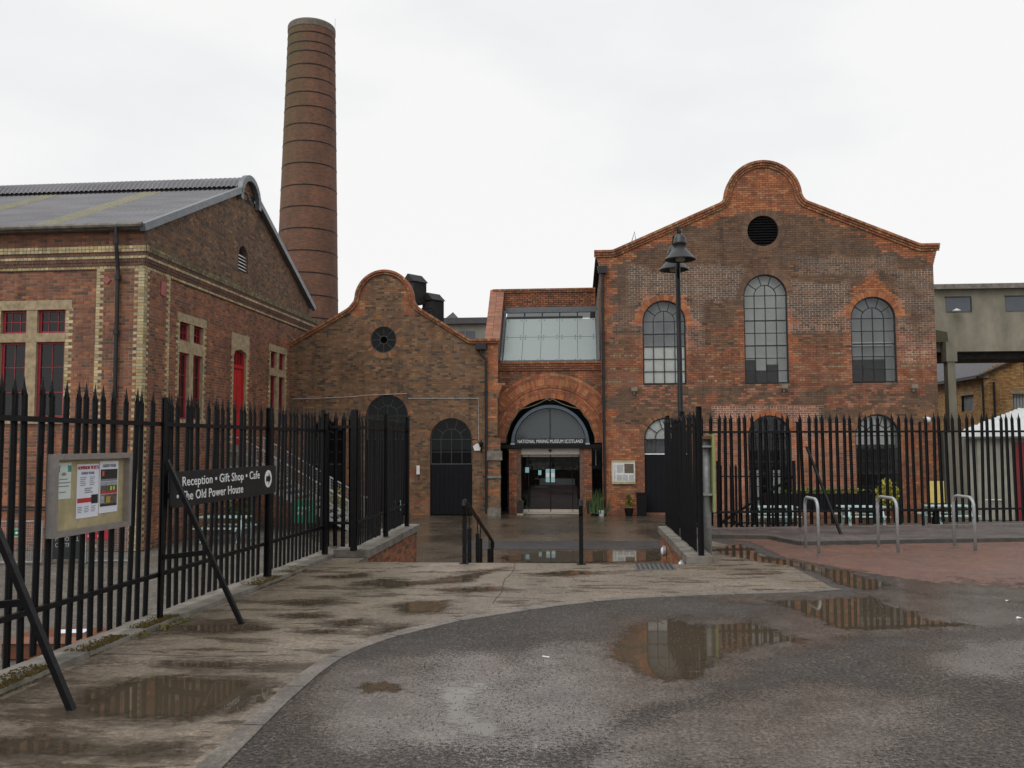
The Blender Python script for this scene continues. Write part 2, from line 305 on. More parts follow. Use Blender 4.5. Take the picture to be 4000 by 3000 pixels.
for _k, _v in PAL.items():       # weathering evens the bricks of one zone out
    if _k in ('cream', 'yellow', 'mossy'): continue
    _m = [sum(c[i] for c in _v)/len(_v) for i in range(3)]; _w = .10 if _k == 'tan' else .20
    _e = [tuple(c[i]*(1-_w)+_m[i]*_w for i in range(3)) for c in _v]
    PAL[_k] = [tuple((c*.95+(.3*a+.59*b+.11*d)*.05)*k for c, k in zip((a, b, d), (1.26, 1.22, 1.06))) for a, b, d in _e]
class Bricks:
    def __init__(s): s.b = []; s.mv = []; s.mf = []; s.mc = []
    def quad(s, pl, cs, w1, w0, tagc, reg=None, ci=None):
        ci = random.randrange(len(PAL[tagc])) if ci is None else ci
        s.b.append((pl, cs, w1, w0, tagc, ci, reg))
    def mort(s, pl, cs, w, col):
        o = len(s.mv); s.mv += [tuple(pl(u, v, w)) for u, v in cs]; s.mf.append((o, o+1, o+2, o+3)); s.mc += [(*col, 1)]*4
    def fill(s, pl, rows, color, mortar, back=-.010, prot=.0):
        """rows: list of (v0, row_index, [(ua, ub, tag or None, prot), ...])"""
        for v0, ri, ivs in rows:
            v1 = v0+RH; hdr = ri % 6 == 0
            for ua, ub, tg, pr in ivs:
                if ub-ua < .03: continue
                p = HD if hdr else SL; ph = (0 if hdr else (HD if ri % 2 else 0))
                if tg and ub-ua < .3: edges = [ua, ub]
                else:
                    k0 = math.floor((ua-ph)/p); edges = [ua]; e = (k0+1)*p+ph
                    while e < ub-.02:
                        if e-ua > .03: edges.append(e)
                        e += p
                    edges.append(ub)
                for a, b in zip(edges, edges[1:]):
                    um = (a+b)/2; vm = v0+RH/2; c = tg or color(um, vm, ri)
                    j = random.uniform(-.0015, .0015)
                    s.quad(pl, [(a+J/2+j, v0+J/2), (b-J/2+j, v0+J/2), (b-J/2+j, v1-J/2), (a+J/2+j, v1-J/2)], pr+random.uniform(-.004, .003), pr+back-.01, c,
                           reg=round(b-a, 3) if abs(b-a-SL) < .002 or abs(b-a-HD) < .002 else None)
                    s.mort(pl, [(a, v0), (b, v0), (b, v1), (a, v1)], pr+back, mortar(um, vm))
    def ring(s, pl, uc, vc, r0, r1, tagc, prot=.006, a0=0, a1=math.pi, pitch=.085, mcol=(.16, .12, .09), clip=None, back=-.012):
        n = max(3, round((a1-a0)*r0/pitch)); da = (a1-a0)/n
        for i in range(n):
            t0, t1 = a0+i*da, a0+(i+1)*da; g = .0045
            P = lambda r, t: (uc+r*math.cos(t), vc+r*math.sin(t))
            if clip and not clip(*P((r0+r1)/2, (t0+t1)/2)): continue
            s.quad(pl, [P(r0+g, t1-g/r0), P(r0+g, t0+g/r0), P(r1-g, t0+g/r1), P(r1-g, t1-g/r1)], prot+random.uniform(-.003, .003), prot+back-.01, tagc)
            s.mort(pl, [P(r0, t1), P(r0, t0), P(r1, t0), P(r1, t1)], prot+back+.004, mcol)
    def path(s, pl, pts, t0, t1, w1, w0, tagc, pitch=.118, mcol=(.13, .09, .065)):
        P = [Vector((a, b)) for a, b in pts]; L = [0]
        for a, b in zip(P, P[1:]): L.append(L[-1]+(b-a).length)
        def at(d):
            i = min(max(np.searchsorted(L, d)-1, 0), len(P)-2); t = (d-L[i])/(L[i+1]-L[i]); return P[i].lerp(P[i+1], t)
        def nor(d):
            e = .05; t = at(min(d+e, L[-1]))-at(max(d-e, 0)); t.normalize(); return Vector((t.y, -t.x))    # to the right of travel = inwards
        n = round(L[-1]/pitch); g = .005
        for i in range(n):
            d0, d1 = L[-1]*i/n, L[-1]*(i+1)/n; cs = []
            for d, t in ((d0+g, t1-g), (d1-g, t1-g), (d1-g, t0+g), (d0+g, t0+g)): q = at(d)+nor(d)*t; cs.append((q.x, q.y))
            s.quad(pl, cs, w1+random.uniform(-.004, .004), w0, tagc)
            m = []
            for d, t in ((d0, t1), (d1, t1), (d1, t0), (d0, t0)): q = at(d)+nor(d)*t; m.append((q.x, q.y))
            s.mort(pl, m, w1-.012, mcol)
    def build(s, parent, pick=lambda p: True, limit=300, mat=None, wall_name='wall'):
        bm = mat or M_BRICK
        cand = [(i, (parent_w(parent, b[0]((b[1][0][0]+b[1][1][0])/2, b[1][0][1]))-EYE).length) for i, b in enumerate(s.b) if b[6] and pick(b[0]((b[1][0][0]+b[1][1][0])/2, b[1][0][1]))]
        cand.sort(key=lambda t: t[1]); sel = set(i for i, _ in cand[:limit])
        V = np.zeros((len(s.b)*8, 3)); C = np.ones((len(s.b)*8, 4)); F = []; k = 0
        for i, (pl, cs, w1, w0, tg, ci, reg) in enumerate(s.b):
            col = PAL[tg][ci]
            if i in sel:
                key = ('brick', reg, tg, ci); me = MESHES.get(key)
                if me is None:
                    x = reg/2-J/2; h = RH/2-J/2; c = .004; mb = MB()
                    mb.quadset([(-x,.022,-h),(x,.022,-h),(x,.022,h),(-x,.022,h),(-x,c,-h),(x,c,-h),(x,c,h),(-x,c,h),(-x+c,0,-h+c),(x-c,0,-h+c),(x-c,0,h-c),(-x+c,0,h-c)],
                               [(0,1,5,4),(1,2,6,5),(2,3,7,6),(3,0,4,7),(4,5,9,8),(5,6,10,9),(6,7,11,10),(7,4,8,11),(8,9,10,11)])
                    me = mesh(mb, 'brick', bm); at = me.color_attributes.new('Col', 'FLOAT_COLOR', 'POINT'); at.data.foreach_set('color', [q for _ in mb.v for q in (*col, 1)]); MESHES[key] = me
                o = bpy.data.objects.new('brick', me); COL.objects.link(o); o.parent = parent
                o.location = pl((cs[0][0]+cs[1][0])/2, (cs[0][1]+cs[2][1])/2, w1); o.rotation_euler = (0, 0, math.atan2(pl.U.y, pl.U.x)); continue
            for q, (u, v) in enumerate(cs):
                a = pl(u, v, w1); b = pl(u, v, w0); V[k*8+q] = a; V[k*8+4+q] = b
            jit = random.uniform(.82, 1.16); C[k*8:k*8+8, :3] = np.array(col)*jit
            o = k*8; F += [(o, o+1, o+2, o+3), (o+1, o, o+4, o+5), (o+2, o+1, o+5, o+6), (o+3, o+2, o+6, o+7), (o, o+3, o+7, o+4)]; k += 1
        me = bpy.data.meshes.new('brickwork'); me.from_pydata(V[:k*8].tolist(), [], F); me.materials.append(bm)
        at = me.color_attributes.new('Col', 'FLOAT_COLOR', 'POINT'); at.data.foreach_set('color', C[:k*8].ravel())
        o = obj('brickwork', me, None, parent); o['kind'] = 'stuff'
        me = bpy.data.meshes.new(wall_name); me.from_pydata(s.mv, [], s.mf); me.materials.append(M_MORTAR)
        at = me.color_attributes.new('Col', 'FLOAT_COLOR', 'POINT'); at.data.foreach_set('color', np.array(s.mc).ravel())
        return obj(wall_name, me, None, parent)
MESHES = {}
def parent_w(p, v): return Matrix.Translation(p.location) @ p.rotation_euler.to_matrix().to_4x4() @ Vector(v)
def cut(ivs, a, b):
    out = []
    for ua, ub, t, p in ivs:
        if b <= ua or a >= ub: out.append((ua, ub, t, p)); continue
        if a > ua: out.append((ua, a, t, p))
        if b < ub: out.append((b, ub, t, p))
    return out
def cut_arch(ivs, v0, uc, r, vb, vs, ring):
    v1 = v0+RH; mid = (v0+v1)/2; rm = r+ring*.42
    if mid < vb or v0 > vs+rm: return ivs
    z = v0-vs
    h = r if v1 <= vs+.02 else (math.sqrt(max(0, rm*rm-max(z, 0)**2)))
    return cut(ivs, uc-h, uc+h) if h > 0 else ivs
def cut_circ(ivs, v0, uc, vc, r, ring):
    rm = r+ring*.45; a, b = v0-vc, v0+RH-vc; z = 0 if a*b < 0 else min(abs(a), abs(b))
    return cut(ivs, uc-math.sqrt(rm*rm-z*z), uc+math.sqrt(rm*rm-z*z)) if z < rm else ivs
def pnoise(u, v, s, seed=0): return mnoise.noise(Vector((u*s, v*s, seed*7.3)))
def arch_poly(uc, r, vb, vs, n=20):
    return [(uc-r, vb), (uc+r, vb)]+[(uc+r*math.cos(math.pi*i/n), vs+r*math.sin(math.pi*i/n)) for i in range(n+1)]
def reveal(parent, pl, poly, w0, w1, m, name='reveal'):
    mb = MB(); mb.prism(poly, pl, w0, w1, caps=(0, 0)); mb.f = [f[::-1] for f in mb.f]; return obj(name, mb, m, parent)
def fan_window(parent, pl, uc, r, vb, vs, w, rows, cols=4, bar=.035, glass=None, frame=None, r2=None, name='window', fan=4, vtrans=None, heavy=()):
    """arched window: outer frame and glazing bars in one frame, each pane a child"""
    glass = glass or M_GLASS; frame = frame or M_FRAME; r2 = r2 or r*.5; mb = MB()
    P = lambda rr, t: (uc+rr*math.cos(t), vs+rr*math.sin(t))
    def arcband(ra, rb, w0, w1, n=20):
        for i in range(n):
            a, b = math.pi*i/n, math.pi*(i+1)/n; mb.prism([P(ra, a), P(rb, a), P(rb, b), P(ra, b)], pl, w0, w1)
    arcband(r-.05, r, w-.03, w+.03); arcband(r2-bar/2, r2+bar/2, w-.018, w+.018, 14)
    def vb_(u, v0, v1, b=bar): mb.prism([(u-b/2, v0), (u+b/2, v0), (u+b/2, v1), (u-b/2, v1)], pl, w-.02, w+.02)
    def hb_(v, u0, u1, b=bar): mb.prism([(u0, v-b/2), (u1, v-b/2), (u1, v+b/2), (u0, v+b/2)], pl, w-.021, w+.021)
    hb_(vs, uc-r, uc+r); vb_(uc-r+.025, vb, vs, .05); vb_(uc+r-.025, vb, vs, .05); hb_(vb+.025, uc-r, uc+r, .05)
    us = [uc-r+2*r*i/cols for i in range(cols+1)]; vsr = [vb+(vs-vb)*i/rows for i in range(rows+1)]
    for u in us[1:-1]: vb_(u, vb, vs)
    for i, v in enumerate(vsr[1:-1]): hb_(v, uc-r, uc+r, bar*(1.6 if i in heavy else 1))
    vb_(uc, vs, vs+r2)
    angs = [math.pi*(i+1)/(fan+1) for i in range(fan)]
    for a in angs: p, q = P(r2, a), P(r-.02, a); mb.bar(pl(*p, w), pl(*q, w), bar, .04, up=pl.N)
    win = obj(name, mb, frame, parent)
    for i in range(rows):
        for k in range(cols):
            q = MB().prism([(us[k], vsr[i]), (us[k+1], vsr[i]), (us[k+1], vsr[i+1]), (us[k], vsr[i+1])], pl, w-.004+random.uniform(-.001, .001), w+.001, caps=(0, 1)); obj('pane', q, glass, win)
    aa = [0]+angs+[math.pi]
    for a, b in zip(aa, aa[1:]):
        pts = [P(r2, b), P(r2, a)]+[P(r-.02, a+(b-a)*i/4) for i in range(5)]; obj('pane', MB().prism(pts, pl, w-.004, w+.001, caps=(0, 1)), glass, win)
    for a, b in ((0, math.pi/2), (math.pi/2, math.pi)):
        pts = [(uc, vs)]+[P(r2, a+(b-a)*i/6) for i in range(7)]; obj('pane', MB().prism(pts, pl, w-.004, w+.001, caps=(0, 1)), glass, win)
    return win
# ================================================================== GROUND
ZL = -1.10                                   # lower yard
def sheet(poly, z): mb = MB(); mb.v = [(x, y, z) for x, y in poly]; mb.f = [tuple(range(len(poly)))]; return mb
FA, FB = (-4.62, 3.27), (-4.18, 14.05)       # line of the left fence
fx = lambda y: FA[0]+(FB[0]-FA[0])*(y-FA[1])/(FB[1]-FA[1])
struct('ground', sheet([(-400, -300), (400, -300), (400, 600), (-400, 600)], ZL-.02), M_GRAV)
struct('forecourt', sheet([(-4.6, 17.5), (14.3, 21.5), (14.3, 37.2), (-12.0, 37.2), (-12.0, 33.2), (-5.5, 22)], ZL), M_YARD)
struct('tarmac_strip', sheet([(-3.3, 24.3), (2.6, 24.6), (2.7, 26.6), (-3.2, 26.3)], ZL+.004), M_STRIP)
RF = lambda x: 18.35+(x-1.75)*.19            # line of the right fence
def terrace():
    top = [(fx(-60)-.14, -60), (80, -60), (80, RF(80)+.3), (1.76, RF(1.76)+.25), (1.76, 13.5), (-3.44, 13.5), (-3.44, 14.1), (fx(14.1)-.14, 14.1)]
    struct('road', sheet(top, 0), M_ASPH)
    mb = MB(); n = len(top)
    for i in range(n):
        (a, b), (c, d) = top[i], top[(i+1) % n]; mb.quadset([(a, b, ZL-.1), (c, d, ZL-.1), (c, d, -.002), (a, b, -.002)], [(0, 1, 2, 3)])
    struct('terrace_side', mb, M_CONC)
terrace()
def steps():
    mb = MB(); n = 8; d = 4.3/n
    for i in range(n-1): z = -(i+1)*1.1/n; mb.box((-3.44, 13.5+i*d, ZL-.05), (1.64, 13.5+(i+1)*d, z))
    struct('steps', mb, M_PATH)
steps()
CURVE = [(-2.0, -8), (-2.02, 3), (-2.05, 4.98), (-2.1, 6.21), (-2.1, 7.0), (-2.07, 7.45), (-1.98, 7.85), (-1.8, 8.3), (-1.55, 8.7), (-1.23, 9.15), (-.77, 9.58), (-.25, 10.02), (.25, 10.36), (.8, 10.6), (1.37, 10.78), (2.0, 10.92), (2.51, 11.02), (2.95, 11.15), (3.26, 11.3)]
def offset(c, d):
    r = []
    for i, p in enumerate(c):
        a = Vector(c[max(i-1, 0)]); b = Vector(c[min(i+1, len(c)-1)]); t = (b-a).normalized(); r.append((p[0]-t.y*d, p[1]+t.x*d))
    return r
KI = offset(CURVE, .15)
struct('concrete_path', sheet([(fx(-8)+.1, -8)]+KI+[(3.12, 13.6), (2.95, 15.2), (2.3, 17.2), (1.76, 17.2), (1.76, 13.52), (-3.46, 13.52), (-3.46, 13.98), (-4.05, 13.98), (-4.0, 11.7), (-4.1, 10.2), (-4.25, 8.4), (-4.3, 6), (-4.4, -8)], .004), M_PATH)
def kerb_strip():
    L = [0]
    for a, b in zip(CURVE, CURVE[1:]): L.append(L[-1]+math.dist(a, b))
    def at(c, d):
        i = min(max(int(np.searchsorted(L, d))-1, 0), len(c)-2); t = (d-L[i])/(L[i+1]-L[i]); return (c[i][0]+(c[i+1][0]-c[i][0])*t, c[i][1]+(c[i+1][1]-c[i][1])*t)
    r = thing('kerb', 'flush pale concrete edging curving between the road and the path', 'kerb'); d = 0
    del r['category'], r['label']; r['kind'] = 'structure'
    while d < L[-1]-.05:
        e = min(d+.914, L[-1]); k = 5; mb = MB()
        o = [at(CURVE, d+.006+(e-d-.012)*i/k) for i in range(k+1)]; q = [at(KI, d+.006+(e-d-.012)*i/k) for i in range(k+1)]
        for i in range(k): mb.quadset([(*o[i], .009), (*o[i+1], .009), (*q[i+1], .009), (*q[i], .009), (*o[i], -.05), (*o[i+1], -.05)], [(0, 1, 2, 3), (0, 4, 5, 1)])
        obj('kerb_stone', mb, M_KERB, r); d = e
M_KERB = ground_mat('pale_kerb', (.175, .150, .128), (.105, .090, .076), 2.2, .2, 70, .25, .35, .6)
kerb_strip()
def joints():
    for pts in ([(-4.2, 7.55), (-3.2, 7.5), (-2.35, 7.62)], [(-4.1, 10.9), (-2.6, 10.75), (-.1, 10.4)], [(-1.0, 13.45), (-.95, 12.6), (-1.02, 11.9), (-.98, 11.1), (-1.0, 10.0)], [(-4.25, 5.2), (-3.1, 5.1), (-2.28, 5.15)]):
        mb = MB(); q = []
        for (a, b), (c, d) in zip(pts, pts[1:]):
            for i in range(8): t = i/8; q.append((a+(c-a)*t+random.uniform(-.012, .012), b+(d-b)*t+random.uniform(-.012, .012)))
        for (a, b), (c, d) in zip(q, q[1:]): mb.bar((a, b, .0045), (c, d, .0045), .012, .002)
        struct('path_joint', mb, M_DARKIRON0)
M_DARKIRON0 = mat('joint_dirt', (.045, .038, .028), .9)
joints()
def plinth():        # low mossy concrete footing under the left fence
    r = thing('fence_plinth', 'low mossy concrete plinth under the left boundary railings', 'plinth')
    y = 1.0; k = 0
    inner = lambda y: np.interp(y, [0, 7, 8.4, 10.2, 11.7, 14.1], [-4.32, -4.25, -4.24, -4.10, -4.02, -3.98])
    while y < 14.1:
        e = min(y+1.6, 14.12); g = .006; z = .055+random.uniform(-.008, .008); mb = MB()
        a, b, c, d = fx(y)-.15, inner(y), inner(e), fx(e)-.15
        mb.quadset([(a, y+g, -.1), (b, y+g, -.1), (c, e-g, -.1), (d, e-g, -.1), (a, y+g, z), (b-.012, y+g, z), (c-.012, e-g, z), (d, e-g, z)], [(4,5,6,7),(0,1,5,4),(1,2,6,5),(2,3,7,6),(3,0,4,7)])
        obj('plinth_slab', mb, M_CONC, r); y = e
    return inner
inner = plinth()
# footway and red surface by the cycle stands
PV = [(2.45, 17.25), (3.62, 17.15), (3.95, 16.15), (6.2, 16.6), (12, 17.6), (30, 20.5), (30, RF(30)+.2), (1.9, RF(1.9)+.15), (1.9, 17.3)]
def pavement():
    mb = MB(); n = len(PV); mb.v = [(x, y, .06) for x, y in PV]+[(x, y, -.05) for x, y in PV]; mb.f = [tuple(range(n))]+[(i, n+i, n+(i+1) % n, (i+1) % n) for i in range(n)]
    struct('pavement', mb, M_PAVE)
    mb = MB()
    for a, b in zip(PV[:6], PV[1:6]):
        mb.bar((*a, .022), (*b, .022), .07, .084)
    struct('pavement_kerb', mb, mat('dark_kerb', (.07, .063, .052), .7, 0, .4, 5))
pavement()
def field_sheet(name, poly, z, m, depthf, cell=.04, label=None):
    xs = [p[0] for p in poly]; ys = [p[1] for p in poly]; mb = MB(); D = []
    nx = int((max(xs)-min(xs))/cell)+1; ny = int((max(ys)-min(ys))/cell)+1; idx = {}
    dep = np.array([[depthf(min(xs)+i*cell, min(ys)+j*cell) for j in range(ny+1)] for i in range(nx+1)])
    def vid(i, j):
        if (i, j) not in idx: idx[(i, j)] = len(mb.v); mb.v.append((min(xs)+i*cell, min(ys)+j*cell, z)); D.append(float(dep[i, j]))
        return idx[(i, j)]
    for i in range(nx):
        for j in range(ny):
            if dep[i:i+2, j:j+2].max() > -.3: mb.f.append((vid(i, j), vid(i+1, j), vid(i+1, j+1), vid(i, j+1)))
    me = mesh(mb, name, m); at = me.attributes.new('depth', 'FLOAT', 'POINT'); at.data.foreach_set('value', D)
    return struct(name, me, None)
def inpoly_dist(poly):
    P = np.array(poly)
    def f(x, y):
        c = False; dm = 9
        for i in range(len(P)):
            (x1, y1), (x2, y2) = P[i], P[(i+1) % len(P)]
            if (y1 > y) != (y2 > y) and x < (x2-x1)*(y-y1)/(y2-y1)+x1: c = not c
            dx, dy = x2-x1, y2-y1; t = max(0, min(1, ((x-x1)*dx+(y-y1)*dy)/(dx*dx+dy*dy))); dm = min(dm, math.hypot(x-x1-t*dx, y-y1-t*dy))
        return dm if c else -dm
    return f
RT = [(3.1, 16.45), (2.55, 17.2), (3.58, 17.07), (3.93, 16.08), (6.2, 16.53), (12, 17.53), (24, 19.5), (24, 11.0), (9, 11.0), (6.5, 11.0), (4.6, 11.6), (3.9, 12.6), (3.19, 14.3)]
rtd = inpoly_dist(RT)
field_sheet('red_tarmac', RT, .0045, M_REDT, lambda x, y: (min(1.2, rtd(x, y)*6) if rtd(x, y) > 0 else rtd(x, y)*8) * (1 if rtd(x, y) < 0 else 1) + min(0, (y-13.6)*.42), .14)
# ---- puddles lying on the surfaces
def puddle(poly, z=.012, grow=.0, dscale=3.2, nseed=0, cell=.035, soft=5.0):
    f = inpoly_dist(poly)
    def d(x, y): return (f(x, y)+grow)*soft + .35*mnoise.noise(Vector((x*dscale, y*dscale, nseed)))+.30*mnoise.noise(Vector((x*dscale*2.7, y*dscale*2.7, nseed+5))) + .25*mnoise.noise(Vector((x*14, y*9, nseed+9)))
    xs = [p[0] for p in poly]; ys = [p[1] for p in poly]; box = [(min(xs)-.45, min(ys)-.45), (max(xs)+.45, max(ys)+.45)]
    return field_sheet('puddle', box, z, M_WATER, lambda x, y: min(1, d(x, y)), cell)
PUD = [
 [(2.35, 14.6), (2.2, 15.3), (2.9, 16.3), (3.05, 14.5), (3.4, 13.75), (3.85, 12.9), (4.0, 11.7), (3.6, 11.2), (3.35, 11.6), (3.2, 13.3), (2.7, 13.9)],
 [(2.2, 10.45), (2.8, 10.62), (3.5, 10.85), (3.6, 9.6), (3.95, 9.2), (3.1, 8.95), (2.55, 8.9), (2.35, 9.7)],
 [(.22, 8.05), (.6, 9.15), (.9, 9.4), (1.25, 9.0), (1.7, 9.25), (2.1, 8.45), (1.45, 8.05), (1.06, 7.65), (.98, 7.1), (.66, 6.9), (.36, 7.4)],
 [(-1.26, 6.57), (-1.09, 6.83), (-0.92, 6.66), (-0.77, 6.85), (-0.66, 6.68), (-0.68, 6.35), (-0.74, 6.22), (-0.64, 6.0), (-0.46, 5.85), (-0.45, 5.6), (-0.62, 5.5), (-0.86, 5.62), (-0.96, 5.82), (-0.96, 6.04), (-1.13, 6.2)],
 [(-1.72, 6.68), (-1.5, 6.82), (-1.25, 6.66), (-1.25, 6.5), (-1.54, 6.5)],
 [(-.2, 4.9), (.15, 5.25), (.35, 5.1), (.2, 4.7), (-.1, 4.6)],
 [(-3.75, 6.4), (-3.4, 6.85), (-2.55, 6.72), (-2.3, 6.52), (-2.36, 6.1), (-2.7, 5.75), (-3.4, 5.85)],
 [(-4.1, 8.66), (-3.63, 8.94), (-3.1, 8.64), (-3.4, 8.42), (-3.9, 8.48)],
 [(-2.95, 11.3), (-2.68, 11.85), (-2.15, 11.65), (-1.35, 12.65), (-1.1, 13.0), (-1.5, 11.7), (-2.45, 11.15)],
 [(-2.2, 9.9), (-1.84, 10.2), (-1.55, 10.3), (-1.46, 9.6), (-1.85, 9.5)],
 [(-2.62, 9.0), (-2.33, 9.12), (-2.27, 8.82), (-2.5, 8.8)], [(-2.0, 8.66), (-1.75, 8.82), (-1.8, 8.55), (-1.95, 8.5)],
 [(-2.8, 8.62), (-2.4, 8.6), (-2.55, 8.45)], [(-2.9, 5.2), (-2.5, 5.35), (-2.4, 5.15), (-2.7, 5.05)], [(-3.4, 10.1), (-3.0, 10.3), (-2.7, 10.1), (-3.1, 9.9)],
 [(-3.9, 5.25), (-3.3, 5.45), (-2.9, 5.2), (-3.4, 5.0)], [(-3.5, 7.2), (-3.0, 7.35), (-2.6, 7.2), (-3.1, 7.05)], [(-.7, 12.4), (-.1, 12.8), (.3, 12.6), (-.2, 12.2)], [(-3.6, 12.0), (-3.1, 12.4), (-2.9, 12.1), (-3.3, 11.8)], [(-1.9, 11.0), (-1.2, 11.3), (-.9, 11.1), (-1.4, 10.85)], [(-3.3, 9.35), (-2.9, 9.5), (-2.7, 9.3), (-3.0, 9.2)]]
for i, p in enumerate(PUD): puddle(p, z=.0045 if i < 6 else .0085, nseed=i*3.1, soft=(3.4 if i not in (3, 5) else 2.6), grow=.07, cell=.03 if i < 8 else .025)
# wet silt with painted sky sheen round the road puddles, broken up by the aggregate
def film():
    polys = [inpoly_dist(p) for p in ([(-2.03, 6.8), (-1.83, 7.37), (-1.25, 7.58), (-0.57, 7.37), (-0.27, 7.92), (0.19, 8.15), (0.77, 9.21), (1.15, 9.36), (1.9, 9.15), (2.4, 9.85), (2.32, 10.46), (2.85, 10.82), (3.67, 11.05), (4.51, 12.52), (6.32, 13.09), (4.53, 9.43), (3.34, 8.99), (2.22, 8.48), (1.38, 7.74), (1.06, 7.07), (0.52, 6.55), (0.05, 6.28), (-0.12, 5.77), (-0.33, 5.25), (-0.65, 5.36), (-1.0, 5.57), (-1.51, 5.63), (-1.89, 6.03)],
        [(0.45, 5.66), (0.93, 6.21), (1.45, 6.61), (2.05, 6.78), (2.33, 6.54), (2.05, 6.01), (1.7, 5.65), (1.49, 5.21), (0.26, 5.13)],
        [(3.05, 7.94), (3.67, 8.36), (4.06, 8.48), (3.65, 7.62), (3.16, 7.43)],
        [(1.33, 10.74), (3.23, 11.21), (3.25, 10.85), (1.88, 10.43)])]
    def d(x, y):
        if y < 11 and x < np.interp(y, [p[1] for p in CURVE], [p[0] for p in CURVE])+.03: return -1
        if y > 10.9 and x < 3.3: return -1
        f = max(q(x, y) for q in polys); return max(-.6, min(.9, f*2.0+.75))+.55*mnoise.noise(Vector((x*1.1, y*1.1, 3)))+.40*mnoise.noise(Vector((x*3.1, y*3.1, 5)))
    return field_sheet('wet_silt_sheen', [(-2.1, 4.2), (9.4, 13.4)], .0022, M_FILM, d, .07)
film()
def damp_mat():
    m = bpy.data.materials.new('damp_concrete'); n, b, o = nodes(m); v = coords(n)
    n.links.new(ramp(n, noise(n, v, 5, 7, .7), [(.3, (.062, .050, .036)), (.7, (.115, .092, .066))]), b.inputs['Base Color']); b.inputs['Roughness'].default_value = .20; b.inputs['IOR'].default_value = 1.4
    bump(n, b, noise(n, coords(n, (1, .1, 1)), 55, 3), .22, .008); at = nd(n, 'ShaderNodeAttribute', attribute_name='depth')
    sc = nd(n, 'ShaderNodeMath', operation='MULTIPLY_ADD'); n.links.new(noise(n, coords(n, (.7, 1.6, 1)), 9, 9, .8), sc.inputs[0]); sc.inputs[1].default_value = 2.6; sc.inputs[2].default_value = -1.3
    ad = nd(n, 'ShaderNodeMath', operation='ADD'); n.links.new(at.outputs['Fac'], ad.inputs[0]); n.links.new(sc.outputs[0], ad.inputs[1]); t = nd(n, 'ShaderNodeBsdfTransparent'); ms = nd(n, 'ShaderNodeMixShader')
    n.links.new(ramp(n, ad.outputs[0], [(.1, 0), (.9, .8)]), ms.inputs[0]); n.links.new(t.outputs[0], ms.inputs[1]); n.links.new(b.outputs[0], ms.inputs[2]); n.links.new(ms.outputs[0], o.inputs[0]); return m
def damp_sheet():     # damp halo round the puddles on the concrete, heaviest beside the plinth
    polys = [inpoly_dist(p) for p in PUD[6:]]
    def d(x, y):
        k = np.interp(y, [p[1] for p in CURVE], [p[0] for p in CURVE])-.2
        if x > k or x < float(inner(y))+.03 or (y > 13.4): return -1
        f = max(q(x, y) for q in polys); return max(f*2.2+.55, .55-(x-float(inner(y)))*1.1)+.45*mnoise.noise(Vector((x*.8, y*1.2, 13)))+.3*mnoise.noise(Vector((x*2.2, y*3.2, 15)))-max(0, (y-9)*.05)
    field_sheet('damp_patch', [(-4.3, 4.2), (0.5, 13.4)], .0062, damp_mat(), d, .06)
damp_sheet()
puddle([(-2.6, 22.4), (-1.1, 24.1), (2.3, 24.4), (2.45, 22.0), (-1.0, 21.3)], ZL+.012, nseed=77, soft=1.6, cell=.08)
# ---- drain grate
def grate():
    r = thing('drain_cover', 'square patterned iron drain cover set in the concrete path', 'drain cover', (1.1, 13.18, .004))
    obj('frame', MB().box((-.3, -.3, -.02), (.3, .3, .006)), M_DARKIRON2, r); mb = MB()
    for i in range(8):
        for k in range(8): mb.cbox((-.245+i*.07, -.245+k*.07, .009), (.05, .022, .008) if (i+k) % 2 else (.022, .05, .008))
    obj('tread_pattern', mb, M_DARKIRON, r)['kind'] = 'stuff'
M_DARKIRON2 = mat('rust_grey_iron', (.13, .125, .12), .5, .2, .4, 30); M_DARKIRON = mat('worn_iron', (.07, .075, .08), .4, .4, .4, 20)
grate()
